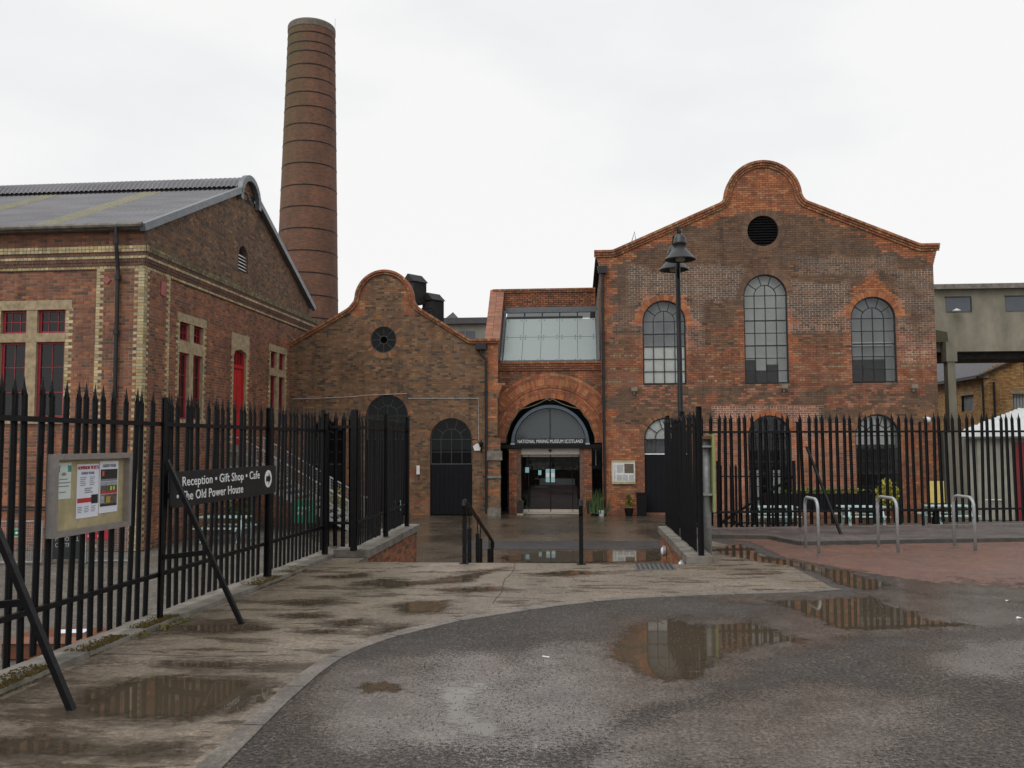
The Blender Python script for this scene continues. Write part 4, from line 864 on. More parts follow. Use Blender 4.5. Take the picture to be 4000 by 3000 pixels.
    for x in (-.12, .10): s = obj('door_notice', MB().prism([(x-.08, -.30+.5), (x+.08, .2), (x+.08, .75), (x-.08, .75)], pl, -.17, -.168), M_CYAN, T); obj('notice_text', MB().prism([(x-.07, .42), (x+.07, .42), (x+.07, .58), (x-.07, .58)], pl, -.167, -.166), M_WHITE, s)
    for x, z, w_, h in ((-.98, .6, .16, .22), (-.45, .5, .13, .2)): obj('door_notice', MB().prism([(x-w_/2, z), (x+w_/2, z), (x+w_/2, z+h), (x-w_/2, z+h)], pl, -.175, -.172), M_CYAN, T)
    IN = mat('dim_letter', (.16, .16, .16), .6)
    for tx, u, z, sz in (('WELCOME', -.45, .30, .1), ('WELCOME', .45, .30, .1), ('Reception', -.42, -.03, .13)): obj('door_lettering', text_mesh(tx, sz, pl, u, z, -.5, .95, IN, align='CENTER'), None, T)
    # lobby behind, and the dark side slots with glass
    lob = MB().quadset([(-2.15, .75, 0), (2.2, .75, 0), (2.2, .75, 5.2), (-2.15, .75, 5.2)], [(0, 1, 2, 3)]); 
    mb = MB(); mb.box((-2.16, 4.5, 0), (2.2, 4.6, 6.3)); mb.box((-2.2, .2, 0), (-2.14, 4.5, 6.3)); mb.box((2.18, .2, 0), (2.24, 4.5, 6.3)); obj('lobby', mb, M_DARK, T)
    obj('reception_desk', MB().box((-.95, 2.2, 0), (1.1, 2.8, 1.05)), mat('desk_maroon', (.05, .02, .02), .5), T)
    obj('lobby_counter', MB().box((-.6, 3.2, 0), (1.0, 3.8, 1.3)), M_INGREY, T)
    for s, a, b in ((-1, -2.1, -1.76), (1, 1.76, 2.12)):
        obj('side_slot_window', MB().prism([(a, -1.05), (b, -1.05), (b, 1.6), (a, 1.6)], pl, -.62, -.6, caps=(0, 1)), M_DGLASS, T)
    obj('slot_conduit', MB().tube([pl(1.9, 1.6, -.3), pl(1.9, .9, -.3)], .02, 6), M_GALV, T)
    return T
M_FANGLASS = glass_mat('fanlight_glass', tint=(.6, .65, .68), opacity=.5, base=(.12, .14, .15), rough=.06); M_BRICKWET = attr_mat('wet_brick', .32, .25, spec=.6); M_GLAZEFRAME = mat('grey_glazing_frame', (.13, .14, .15), .4, .3, .15)  # fanlight's bluish diffuse base stands in for part of its reflection
entrance()
M_SGLASS = glass_mat('old_sash_glass', tint=(.5, .5, .5), opacity=.4, base=(.02, .02, .02), rough=.05, boost=.9)
# ================================================================== LEFT HALL
def left_hall():
    T = thing('brick_engine_house', 'red brick hall with cream quoins, corrugated grey roof and red door', 'building', (-12.24, 23.5, ZL), rad(-1.0))
    ps = plane((0, 0, -ZL), (1, 0, 0), (0, -1, 0)); pg = plane((0, 0, -ZL), (0, 1, 0), (1, 0, 0)); B = Bricks(); LEN = -11.0
    def color(u, v, ri):
        n = pnoise(u, v, .8, 11); q = random.random()
        if v < 3.6+.8*n: return 'redor' if q > .55 else 'red'
        return 'red' if q > .12 else 'redor'
    def gcolor(u, v, ri):
        n = pnoise(u, v, .7, 12); q = random.random()
        if v > 7.35: return 'mossy' if (v < 7.55+.2*n and q > .62) else ('brown' if q > .25 else 'tan')
        return 'red' if n > -.35 and q > .2 else ('brown' if q > .5 else 'redor')
    mortar = lambda u, v: tuple(c*(1+.3*pnoise(u, v, 1.1, 3)) for c in ((.36, .30, .23) if v < 7.3 else (.22, .185, .14)))
    def qw(ri): return .235 if ri % 2 else .12
    v = ZL; ri = 0; PW = 1.36
    while v < 8.02:
        iv = []; w = qw(ri)
        if v < 6.80:
            iv = [(LEN, -PW, None, 0), (-PW, -PW+w, 'cream', .07), (-PW+w, -w, None, .07), (-w, .07, 'cream', .07)]
            if 2.55 < v+RH/2 and v < 5.69: iv = cut(iv, -4.25, -2.30)
            if 2.55 < v+RH/2 and v < 5.69: iv = cut(iv, -4.25-w, -2.30+w) + [(-4.25-w, -4.25, 'cream', .002), (-2.30, -2.30+w, 'cream', .002)]
            elif v >= 5.69 and v+RH <= 5.96: iv = cut(iv, -4.45, -2.15)
        elif v < 7.36:
            k = int((v-6.80)/RH+.5); tg, p = [('cream', .05), ('roll', .085), ('roll', .11), ('cream', .13), ('roll', .15), ('cream', .18)][min(k, 5)]
            B.fill(ps, [(v, 6, [(LEN, .04+p, tg, p)])], color, mortar)
        else: iv = [(LEN, 0, None, 0)]
        if iv: B.fill(ps, [(v, ri, iv)], color, mortar)
        # gable wall
        iv = []
        if v < 6.80:
            iv = [(-.07, w, 'cream', .07), (w, 1.45-w, None, .07), (1.45-w, 1.45, 'cream', .07), (1.45, 14.4, None, 0)]
            for a, b, lo, hi in ((2.24, 3.85, 2.62, 5.62), (6.28, 7.40, 1.80, 5.30), (9.80, 11.40, 2.62, 5.55)):
                m = v+RH/2
                if lo < m and v < hi: iv = cut(iv, a-w, b+w)+[(a-w, a, 'cream', .002), (b, b+w, 'cream', .002)]
                elif v >= hi and v+RH <= hi+.27+(.2 if a == 6.28 else 0): iv = cut(iv, a-.22, b+.22)
        elif v < 7.36:
            k = int((v-6.80)/RH+.5); tg, p = [('cream', .05), ('roll', .085), ('roll', .11), ('cream', .13), ('roll', .15), ('mossy', .18)][min(k, 5)]
            B.fill(pg, [(v, 6, [(-.04-p, 15.2, tg, p)])], gcolor, mortar)
        else: iv = [(0, 14.4, None, 0)]
        if iv: B.fill(pg, [(v, ri, iv)], gcolor, mortar)
        v += RH; ri += 1
    top = lambda z: (max(0, (z-8.02)/.452), 14.4-max(0, (z-8.02)/.452))
    obj('cornice_core', MB().box((LEN, -.03, 6.80-ZL), (.02, .12, 7.42-ZL)).box((-.12, -.02, 6.80-ZL), (.03, 15.1, 7.42-ZL)), MATS['side_brick'], T)
    # upper gable, with the vent opening
    while v < 11.5:
        a, b = top(v+RH*.5); 
        if v > 10.7: a, b = 7.2-math.sqrt(max(0, .74**2-(v+.04-10.75)**2)), 7.2+math.sqrt(max(0, .74**2-(v+.04-10.75)**2))
        iv = [(a+.02, b-.02, None, 0)] if b-a > .1 else []
        iv = cut_arch(iv, v, 6.95, .43, 7.62, 8.6, .12); B.fill(pg, [(v, ri, iv)], gcolor, mortar); v += RH; ri += 1
    # brick rows below the vent opening start at z=7.62, inside the plain rows
    B.ring(pg, 6.95, 8.6, .43, .55, 'dark', pitch=.1)
    B.build(T, pick=lambda p: p.z > 3.6-.2 and p.x > -4.4)
    M_REV = MATS['brick_reveal']; MST = M_STONE
    MI = MB(); MI.box((-11, .5, 0), (-10.8, 14, 9)); MI.box((-11, 14.2, 0), (-.1, 14.4, 9)); obj('rear_wall', MI, MATS['side_brick'], T)
    # ---- stone mullioned windows
    def stone_window(pl, lights, z_lo, z_hi, t0, t1, l_extra=.2, lint=.27, name='window'):
        a, b = lights[0][0], lights[-1][1]
        W = obj(name, MB().prism([(a-l_extra, z_hi), (b+l_extra, z_hi), (b+l_extra, z_hi+lint), (a-l_extra, z_hi+lint)], pl, -.2, .015), MST, T)     # lintel carries the rest
        ms = MB()
        for (p, q), (r_, s_) in zip(lights, lights[1:]): obj('mullion', MB().prism([(q, z_lo), (r_, z_lo), (r_, z_hi), (q, z_hi)], pl, -.16, .0), MST, W)
        obj('transom', MB().prism([(a-.02, t0), (b+.02, t0), (b+.02, t1), (a-.02, t1)], pl, -.15, .006), MST, W)
        obj('sill', MB().prism([(a-.15, z_lo-.18), (b+.15, z_lo-.18), (b+.15, z_lo), (a-.15, z_lo)], pl, -.2, .06), MST, W)
        obj('reveal', MB().prism([(a, z_lo), (b, z_lo), (b, z_hi), (a, z_hi)], pl, -.2, -.01, caps=(0, 0)), mat('cream_reveal', (.33, .27, .16), .85), W)
        for (p, q) in lights:
            for lo, hi, nr in ((z_lo, t0, 3), (t1, z_hi, 2)):
                f = MB()
                for x in (p+.04, q-.04): f.prism([(x-.04, lo), (x+.04, lo), (x+.04, hi), (x-.04, hi)], pl, -.17, -.10)
                for z in (lo+.03, hi-.03): f.prism([(p, z-.03), (q, z-.03), (q, z+.03), (p, z+.03)], pl, -.17, -.105)
                fo = obj('frame', f, M_REDF, W); bb = MB()
                nc = 2 if nr == 3 else 3
                for i in range(1, nc): x = p+(q-p)*i/nc; bb.prism([(x-.01, lo), (x+.01, lo), (x+.01, hi), (x-.01, hi)], pl, -.15, -.12)
                for i in range(1, nr): z = lo+(hi-lo)*i/nr; bb.prism([(p, z-.01), (q, z-.01), (q, z+.01), (p, z+.01)], pl, -.15, -.12)
                obj('glazing_bars', bb, M_REDF, W)
                obj('pane', MB().prism([(p+.05, lo+.03), (q-.05, lo+.03), (q-.05, hi-.03), (p+.05, hi-.03)], pl, -.14, -.138, caps=(0, 1)), M_SGLASS, W)
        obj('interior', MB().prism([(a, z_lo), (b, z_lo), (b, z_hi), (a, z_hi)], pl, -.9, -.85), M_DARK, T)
        return W
    stone_window(ps, [(-4.25, -3.47), (-3.15, -2.30)], 2.62, 5.69, 4.77, 5.02)
    stone_window(pg, [(2.24, 2.90), (3.18, 3.85)], 2.62, 5.62, 4.68, 5.05)
    stone_window(pg, [(9.80, 10.47), (10.73, 11.40)], 2.62, 5.50, 4.55, 4.83)
    # ---- red door with fanlight and shaped stone head
    D = obj('door', MB().prism([(6.36, 1.83), (7.32, 1.83), (7.32, 4.56), (6.36, 4.56)], pg, -.2, -.14), M_RED, T)
    for a, b in ((6.42, 6.81), (6.87, 7.26)):
        for lo, hi in ((1.95, 2.95), (3.05, 3.75), (3.85, 4.5)): obj('door_panel', MB().prism([(a, lo), (b, lo), (b, hi), (a, hi)], pg, -.14, -.125), M_RED, D)
    f = MB(); f.prism([(6.28, 1.8), (6.36, 1.8), (6.36, 5.25), (6.28, 5.25)], pg, -.2, -.08); f.prism([(7.32, 1.8), (7.40, 1.8), (7.40, 5.25), (7.32, 5.25)], pg, -.2, -.08); f.prism([(6.3, 4.56), (7.38, 4.56), (7.38, 4.68), (6.3, 4.68)], pg, -.2, -.085)
    obj('door_frame', f, M_RED, D); obj('fanlight', MB().prism([(6.36, 4.68), (7.32, 4.68), (7.32, 5.25), (6.36, 5.25)], pg, -.17, -.165, caps=(0, 1)), mat('maroon_glass', (.12, .012, .015), .2), D)
    fb = MB()
    for i in range(1, 4): fb.prism([(6.36+.24*i-.012, 4.68), (6.36+.24*i+.012, 4.68), (6.36+.24*i+.012, 5.25), (6.36+.24*i-.012, 5.25)], pg, -.165, -.14)
    obj('fanlight_bars', fb, M_RED, D)
    obj('door_reveal', MB().prism([(6.28, 1.8), (7.40, 1.8), (7.40, 5.05), (7.25, 5.2), (6.84, 5.26), (6.43, 5.2), (6.28, 5.05)], pg, -.22, -.01, caps=(0, 0)), MATS['cream_reveal'], T)
    obj('door_head', MB().prism([(6.05, 5.0), (6.28, 5.0), (6.36, 5.15), (6.84, 5.24), (7.32, 5.15), (7.40, 5.0), (7.63, 5.0), (7.63, 5.78), (6.05, 5.78)], pg, -.2, .015), MST, T)
    obj('interior', MB().prism([(6.2, 1.8), (7.5, 1.8), (7.5, 5.2), (6.2, 5.2)], pg, -.5, -.45), M_DARK, T)
    # ---- louvred vent in the gable
    reveal(T, pg, arch_poly(6.95, .43, 7.62, 8.6), -.2, .0, MATS['brick_reveal'])
    lv = obj('vent', MB().prism(arch_poly(6.95, .43, 7.62, 8.6), pg, -.24, -.2), M_DARK, T)
    for i in range(9):
        z = 7.68+i*.12; a, b = pg(6.54, z, -.05), pg(7.36, z, -.05); ob = obj('slat', MB().quadset([a+Vector((-.1, 0, .08)), b+Vector((-.1, 0, .08)), b, a, a+Vector((-.1, 0, .095)), b+Vector((-.1, 0, .095)), b+Vector((0, 0, .015)), a+Vector((0, 0, .015))], [(0, 1, 2, 3), (4, 5, 6, 7), (2, 3, 7, 6)]), M_WHITE, lv)
    # ---- tie plates
    obj('tie_plate', MB().prism([(-1.04-.13, 6.5), (-1.04, 6.37), (-1.04+.13, 6.5), (-1.04, 6.63)], ps, .07, .1), M_TIE, T); obj('tie_plate', MB().prism([(.84, 6.2), (1.12, 6.2), (1.12, 6.62), (.84, 6.62)], pg, .07, .1), M_TIE, T)
    # ---- roof of corrugated sheets
    def corr(x0, x1, prof, amp=.030, pitch=.18, lift=0):
        mb = MB(); n = int((x1-x0)/pitch*6); xs = [x0+(x1-x0)*i/n for i in range(n+1)]
        for x in xs:
            c = amp*math.cos(2*math.pi*x/pitch)+lift
            for (y, z, ny, nz_) in prof: mb.v.append((x, y+ny*c, z+nz_*c-ZL))
        k = len(prof)
        for i in range(n):
            for j in range(k-1): mb.f.append((i*k+j, i*k+j+1, (i+1)*k+j+1, (i+1)*k+j))
        return mb
    sl = math.hypot(1, .452); N1 = (-.452/sl, 1/sl)
    def slope(y0, y1, flip=False):
        r = []
        for t in (0, .5, 1):
            y = y0+(y1-y0)*t; z = 8.10+.452*y; r.append((14.4-y, z, -N1[0], N1[1]) if flip else (y, z, *N1))
        return r
    R = obj('roof', corr(-11.2, .16, slope(-.32, 6.3)), M_ROOF, T, smooth=True); obj('roof_slope', corr(-11.2, .16, slope(-.32, 6.3, True)), M_ROOF, R, smooth=True)
    for a in (-3.55, -7.35): obj('rooflight', corr(a, a+.73, slope(-.33, 6.28), lift=.006), M_ROOFY, R, smooth=True)
    prof = [(7.2-.88*math.cos(rad(t)), 10.76+.84*math.sin(rad(t)), -math.cos(rad(t)), math.sin(rad(t))) for t in range(24, 157, 11)]
    obj('ridge_cap', corr(-11.2, .12, prof), M_ROOF, R, smooth=True)
    obj('ridge_shadow_block', MB().box((-11.1, 6.46, 10.7-ZL), (.0, 7.94, 11.10-ZL)), M_DARK, R)  # dark block stands in for the shade under the raised cap
    bb = MB(); e = .17                                     # verge trim along the gable
    def strip(pts):
        for (y0, z0), (y1, z1) in zip(pts, pts[1:]):
            d = Vector((0, y1-y0, z1-z0)).normalized(); nn = Vector((0, d.z, -d.y))*.21
            a, b = Vector((.02, y0, z0-ZL)), Vector((.02, y1, z1-ZL)); bb.quadset([a, b, b+nn, a+nn, a+Vector((e, 0, 0)), b+Vector((e, 0, 0)), b+nn+Vector((e, 0, 0)), a+nn+Vector((e, 0, 0))], [(4, 5, 6, 7), (0, 4, 5, 1), (3, 2, 6, 7), (0, 3, 7, 4), (1, 5, 6, 2)])
    strip([(-.36, 8.02), (6.36, 11.06)]); strip([(7.2-.94*math.cos(rad(t)), 10.76+.94*math.sin(rad(t))) for t in range(-8, 189, 14)]); strip([(8.04, 11.06), (14.76, 8.02)])
    obj('verge_trim', bb, M_BARGE, R)
    # gutter and downpipe
    g = MB().tube([(-11, -.33, 8.0-ZL), (.1, -.33, 8.0-ZL)], .075, 8); obj('gutter', g, M_CONC, R)
    obj('eaves_board', MB().box((-11, -.26, 7.9-ZL), (.02, -.02, 8.04-ZL)), M_CONC, R)
    dp = obj('downpipe', MB().tube([ps(-.67, 7.95, .32), ps(-.67, 7.55, .30), ps(-.67, 7.35, .28), ps(-.67, 6.75, .17), ps(-.67, -1.0, .15)], .055, 10), M_PIPE, T)
    for z in (7.6, 6.6, 5.05, 3.3, 1.6): obj('pipe_collar', MB().tube([ps(-.67, z, .17 if z < 7 else .30), ps(-.67, z-.13, .17 if z < 7 else .3)], .078, 10), M_PIPE, dp)
    # lower ground-floor red door under the stair
    obj('lower_door', MB().prism([(6.3, -1.1), (7.2, -1.1), (7.2, .25), (6.3, .25)], pg, .07, .09), M_RED, T)
    obj('wall_pipe', MB().tube([ps(-10, .1, .1), ps(-2.6, .1, .1)], .03, 6), M_PIPE, T)
    return T
left_hall()
# ================================================================== CHIMNEY
def chimney():
    T = thing('chimney_stack', 'tall tapering round brick chimney with black iron bands', 'chimney', (-18.42, 58, ZL)); seg = 72
    R_ = lambda z: 1.60+(31-z)*.0252
    prof = [ZL, 6, 10, 14, 18, 22, 26, 29, 30.55]; mb = MB(); uv = []
    me = bpy.data.meshes.new('shaft')
    for z in prof:
        for k in range(seg): t = 2*math.pi*k/seg; mb.v.append((R_(z)*math.cos(t)+.006*(31-z)*-.9, R_(z)*math.sin(t), z-ZL))
    for i in range(len(prof)-1):
        for k in range(seg):
            k2 = (k+1) % seg; mb.f.append((i*seg+k, i*seg+k2, (i+1)*seg+k2, (i+1)*seg+k)); z0, z1 = prof[i], prof[i+1]; a, b = 2*math.pi*k/seg*1.9, 2*math.pi*(k+1)/seg*1.9; uv += [a, z0, b, z0, b, z1, a, z1]
    me.from_pydata(mb.v, [], mb.f); me.materials.append(M_CHIM); l = me.uv_layers.new(name='UVMap'); l.data.foreach_set('uv', uv); me.polygons.foreach_set('use_smooth', [True]*len(me.polygons))
    obj('shaft', me, None, T)
    obj('rim', MB().lathe((-.003, 0, 30.5-ZL), [(1.60, -.1), (1.645, -.05), (1.645, .32), (1.60, .42), (1.3, .42), (1.3, -1)], 64), mat('rim_stone', (.15, .125, .10), .8, 0, .35, 4), T, smooth=False)
    for z in (29.94, 29.24, 28.58, 27.65, 26.65, 25.69, 24.69, 23.47, 22.26, 20.74, 19.22, 17.75, 16.25, 14.74, 13.24, 11.72, 10.2):
        r = R_(z); obj('iron_band', MB().lathe((.006*(31-z)*-.9, 0, z-ZL), [(r-.01, -.035), (r+.018, -.035), (r+.018, .035), (r-.01, .035)], 56), M_BLACK, T)
    obj('lightning_rod', MB().tube([(1.68, -.1, 30.4-ZL), (1.69, -.1, 31.5-ZL)], .012, 5), M_GALV2, T)
chimney()
# ================================================================== BACKGROUND BUILDINGS
def far_building():
    T = thing('distant_rendered_building', 'distant beige rendered building behind the small gable', 'building', (-9, 72, ZL))
    obj('wall', MB().box((-9, 0, 0), (9, 12, 12.9)), M_BEIGE2, T); obj('roof', MB().box((-9.4, -.4, 12.9), (9.4, 12.4, 13.4)), M_SLATE, T)
    for x in (-3.6, -.4, 2.8, 6): 
        f = obj('window', MB().box((x-.8, -.06, 11.5), (x+.8, .02, 12.3)), M_GREYPANE, T)
        obj('window_bar', MB().box((x-.03, -.09, 11.5), (x+.03, -.06, 12.3)), M_BEIGE2, f)
    obj('roof_turret', MB().quadset([(-2.6, 1, 13.3), (-.9, 1, 13.3), (-.9, 2.5, 13.3), (-2.6, 2.5, 13.3), (-1.7, 1.7, 14.2)], [(0, 1, 4), (1, 2, 4), (2, 3, 4), (3, 0, 4)]), M_SLATE, T)
far_building()
def duct(loc, s, label):
    T = thing('roof_ventilator', label, 'ventilator', loc, rad(-38), 'tarred ventilators on the roof'); a = .42*s; h = 1.0*s
    obj('casing', MB().box((-a, -a, -.5), (a, a, h*.55)), M_DUCT, T); obj('cap', MB().quadset([(-a*1.15, -a*1.15, h*.55), (a*1.15, -a*1.15, h*.55), (a*1.15, a*1.15, h*.55), (-a*1.15, a*1.15, h*.55), (0, -a*1.15, h*.98), (0, a*1.15, h*.98)], [(0, 1, 4), (2, 3, 5), (0, 4, 5, 3), (1, 2, 5, 4), (0, 3, 2, 1)]), M_DUCT, T)
    for k in range(5): obj('slat', MB().box((-a*1.04, -a-.03, -.6+k*.2*s), (a*1.04, -a+.01, -.52+k*.2*s)), M_DUCT, T)
duct((-7.62, 40, 8.85), .92, 'taller tarred black ventilator box behind the round gable top')
duct((-6.78, 40.2, 8.05), .85, 'lower tarred black ventilator box beside the sloping gable coping')
def gantry():
    T = thing('concrete_gantry', 'stained concrete gantry bridge with grey window panels', 'bridge', (15.2, 42, ZL)); z = lambda v: v-ZL
    obj('upper_wall', MB().box((-.6, 0, z(7.35)), (30, 3, z(8.95))), M_GCONC, T); obj('roof_slab', MB().box((-.6, -.3, z(8.95)), (30, 3.3, z(9.18))), M_CONC, T)
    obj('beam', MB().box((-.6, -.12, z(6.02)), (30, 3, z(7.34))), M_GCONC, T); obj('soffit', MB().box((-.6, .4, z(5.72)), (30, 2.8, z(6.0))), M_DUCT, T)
    for x in (2.05, 4.75, 7.6, 10.4):
        w = obj('window', MB().box((x, -.03, z(7.9)), (x+1.1, .05, z(8.58))), M_GREYPANE, T)
        obj('frame', MB().box((x-.04, -.05, z(8.58)), (x+1.14, .0, z(8.63))).box((x+1.1, -.05, z(7.9)), (x+1.15, .0, z(8.58))), M_FRAME, w)
    obj('column', MB().box((1.72, -.75, 0), (2.06, -.3, z(6.4))), M_GCONC, T); obj('column_head', MB().box((1.66, -.80, z(5.5)), (2.14, -.24, z(6.42))), M_GCONC, T)
    obj('bracket', MB().quadset([(.9, -.5, z(7.1)), (1.85, -.5, z(6.9)), (1.9, -.5, z(6.45)), (.9, -.5, z(6.4)), (.9, -.1, z(7.1)), (1.85, -.1, z(6.9)), (1.9, -.1, z(6.45)), (.9, -.1, z(6.4))], [(0, 1, 2, 3), (0, 4, 5, 1), (1, 5, 6, 2), (2, 6, 7, 3)]), mat('mossy_concrete', (.07, .065, .035), .9), T)
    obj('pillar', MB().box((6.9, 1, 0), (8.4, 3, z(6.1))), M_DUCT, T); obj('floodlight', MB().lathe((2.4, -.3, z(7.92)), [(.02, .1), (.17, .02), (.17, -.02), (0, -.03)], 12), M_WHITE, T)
gantry()
def yellow_building():
    T = thing('yellow_brick_workshop', 'yellow brick workshop with slate roof under the concrete gantry', 'building', (22.4, 50, ZL)); z = lambda v: v-ZL
    pa = plane((0, 0, -ZL), (1, 0, 0), (0, -1, 0)); pf = plane((0, 0, -ZL), (0, -1, 0), (-1, 0, 0)); B = Bricks(); mo = lambda u, v: (.24, .19, .125); v = ZL; ri = 0; co = lambda u, vv, r_: 'ybrick'
    while v < 8.2:
        iv = [(.0 if v < 5.7 else (v-5.7)/.45, 6.0, None, 0)]
        if 3.4 < v+.045 < 4.45: iv = cut(iv, 1.5, 3.1)
        B.fill(pa, [(v, ri, iv)], co, mo)
        if v < 5.42:
            iv = [(-30, 0, None, 0)]
            if 3.6 < v+.045 < 4.5: iv = cut(iv, -2.9, -1.3)
            B.fill(pf, [(v, ri, iv)], co, mo)
        v += RH; ri += 1
    B.build(T, limit=0)
    obj('roof', MB().quadset([(-.35, -.25, z(5.42)), (9, -.25, z(9.63)), (9, 32, z(9.63)), (-.35, 32, z(5.42)), (-.35, -.25, z(5.5)), (9, -.25, z(9.71)), (9, 32, z(9.71)), (-.35, 32, z(5.5))], [(0, 1, 2, 3), (4, 5, 6, 7), (0, 1, 5, 4), (0, 4, 7, 3)]), M_SLATE, T)
    obj('interior', MB().box((.3, .3, 0), (6, 30, z(5.2))), M_DARK, T)
    obj('gutter', MB().bar((-.38, -.1, z(5.38)), (-.38, 32, z(5.38)), .12, .12), M_PIPE, T); obj('kneeler', MB().box((-.3, -.1, z(5.35)), (.25, .02, z(5.6))), M_STONE, T)
    obj('downpipe', MB().tube([(-.1, -.1, z(5.3)), (-.1, -.1, 0)], .06, 8), M_PIPE, T); obj('downpipe', MB().tube([(.5, -.1, z(5.1)), (.5, -.1, 0)], .06, 8), M_PIPE, T)
    def bwin(pl, a, b, lo, hi, m):
        W = obj('window', MB().prism([(a-.1, hi), (b+.1, hi), (b+.1, hi+.2), (a-.1, hi+.2)], pl, -.2, .02), M_STONE, T); obj('pane', MB().prism([(a, lo), (b, lo), (b, hi), (a, hi)], pl, -.16, -.15), m, W)
        for i in range(10): x = a+(b-a)*(i+.5)/10; obj('window_bar', MB().tube([pl(x, lo, -.05), pl(x, hi, -.05)], .014, 5), M_FRAME, W)
    bwin(pa, 1.5, 3.1, 3.4, 4.45, M_INNER); bwin(pf, -2.9, -1.3, 3.6, 4.5, M_INGREY)
yellow_building()
def shed():
    T = thing('cream_shed', 'cream rendered shed with white sheet roof and dark red double door', 'shed', (14.6, 34.2, ZL)); z = lambda v: v-ZL
    obj('wall', MB().box((0, 0, 0), (9, 5, z(2.2))), M_BEIGE, T)
    mb = MB(); n = 60
    for i in range(n+1):
        x = -.35+9.6*i/n; c = .02*math.cos(i*math.pi); t = min(1, max(0.0, (x+.35)/4.2)); mb.v += [(x, -.35, z(2.22)+c), (x, -.35+4.2*t+.02, z(2.22)+1.0*t+c+.01)]
    for i in range(n): mb.f.append((2*i, 2*i+2, 2*i+3, 2*i+1))
    obj('roof', mb, M_WHITEROOF, T); obj('eaves_fascia', MB().box((-.35, -.36, z(2.02)), (9.2, -.30, z(2.20))), M_WHITE, T); obj('eaves_shadow_board', MB().box((-.3, -.29, z(1.95)), (9.1, -.02, z(2.03))), M_BEIGE, T)
    for x in (.35, 1.25): obj('pilaster', MB().box((x, -.07, 0), (x+.35, 0, z(1.93))), M_BEIGE, T)
    d = obj('door', MB().box((1.75, -.06, 0), (2.65, -.02, z(1.8))), mat('dark_red_paint', (.17, .010, .014), .5, 0, .15), T); obj('handle', MB().tube([(2.55, -.1, 1.3), (2.55, -.1, 1.6)], .018, 6), M_STEEL, d)
    d = obj('door', MB().box((2.67, -.06, 0), (3.57, -.02, z(1.8))), MATS['dark_red_paint'], T); obj('handle', MB().tube([(2.78, -.1, 1.3), (2.78, -.1, 1.6)], .018, 6), M_STEEL, d)
    obj('wall_rail', MB().tube([(.5, -.06, .75), (1.2, -.06, .75), (1.2, -.06, .65)], .02, 6), M_WHITE, T)
shed()
# ================================================================== PALISADE FENCES
def pale_mesh(h):
    key = ('pale', h)
    if key in MESHES: return MESHES[key]
    mb = MB(); w = .0365; P = [(-w, 0), (-.026, .018), (-.011, .006), (.011, .006), (.026, .018), (w, 0), (w, -.004), (.026, .013), (.011, 0.001), (-.011, .001), (-.026, .013), (-w, -.004)]
    n = len(P); o = 0; H = h-.15
    mb.v = [(x, y, 0) for x, y in P]+[(x, y, H) for x, y in P]; mb.f = [(i, (i+1) % n, n+(i+1) % n, n+i) for i in range(n)]
    # centre point and two out-turned side points
    mb.quadset([(-.02, -.002, H-.01), (.02, -.002, H-.01), (.02, .014, H-.01), (-.02, .014, H-.01), (-.019, -.002, H+.03), (.019, -.002, H+.03), (.019, .012, H+.03), (-.019, .012, H+.03), (0, .004, h)], [(0,1,5,4),(1,2,6,5),(2,3,7,6),(3,0,4,7),(4,5,8),(5,6,8),(6,7,8),(7,4,8)])
    for s in (-1, 1):
        a = [(s*.042, 0, H-.01), (s*.014, .018, H-.01)]; b = [(s*.042, .014, H+.035), (s*.024, .028, H+.035)]; c = [(s*.044, .04, H+.065), (s*.034, .05, H+.065)]; t = (s*.046, .07, H+.085)
        mb.quadset(a+b+c+[t], [(0, 1, 3, 2), (2, 3, 5, 4), (4, 5, 6)])
    MESHES[key] = mesh(mb, 'pale', M_BLACK); return MESHES[key]
def fence(name, label, A, B, posts, z0=.06, h=2.36, pitch=.155, rails=(.44, 2.0), flip=False, skip=None, post_h=2.27, cat='fence', posty=-.02, fold=False):
    A, B = Vector(A), Vector(B); d = B-A; L = d.length; T = thing(name, label, cat, (A.x, A.y, z0), math.atan2(d.y, d.x)); sy = -1 if flip else 1
    for z in rails:
        mb = MB().box((-.02, -.045*sy if not flip else 0, z-.022), (L+.02, 0 if not flip else .045, z+.022)); obj('rail', mb, M_BLACK, T)
    for x, wd in posts:
        mb = MB(); ww = wd/2; hy = .022 if wd < .08 else .04; y0, y1 = -.055*sy-hy, -.055*sy+hy
        mb.box((x-ww, y0, 0), (x+ww, y0+.014, post_h)); mb.box((x-ww, y1-.014, 0), (x+ww, y1, post_h)); mb.box((x-.009, y0+.013, 0), (x+.009, y1-.013, post_h+.01)); mb.box((x-ww, y0, post_h), (x+ww, y1, post_h+.012))
        obj('post', mb, M_BLACK, T)
    n = int(L/pitch); me = pale_mesh(h)
    for i in range(n):
        x = (i+.5)*L/n
        if any(abs(x-p) < .055 for p, _ in posts): continue
        o = bpy.data.objects.new('pale', me); COL.objects.link(o); o.parent = T; o.location = (x, .004*sy, .05+random.uniform(-.008, .008)); o.rotation_euler = (random.gauss(0, .008), random.gauss(0, .009), (math.pi if flip else 0)+random.gauss(0, .012))
    return T
dist2 = lambda y: (y-FA[1])/(FB[1]-FA[1])*math.dist(FA, FB)
LF = fence('palisade_fence', 'long black palisade fence on the mossy plinth carrying the notice board', FA, FB, [(dist2(6.05), .05), (dist2(8.84), .05), (dist2(11.65), .09), (dist2(14.0), .08)], h=2.31)
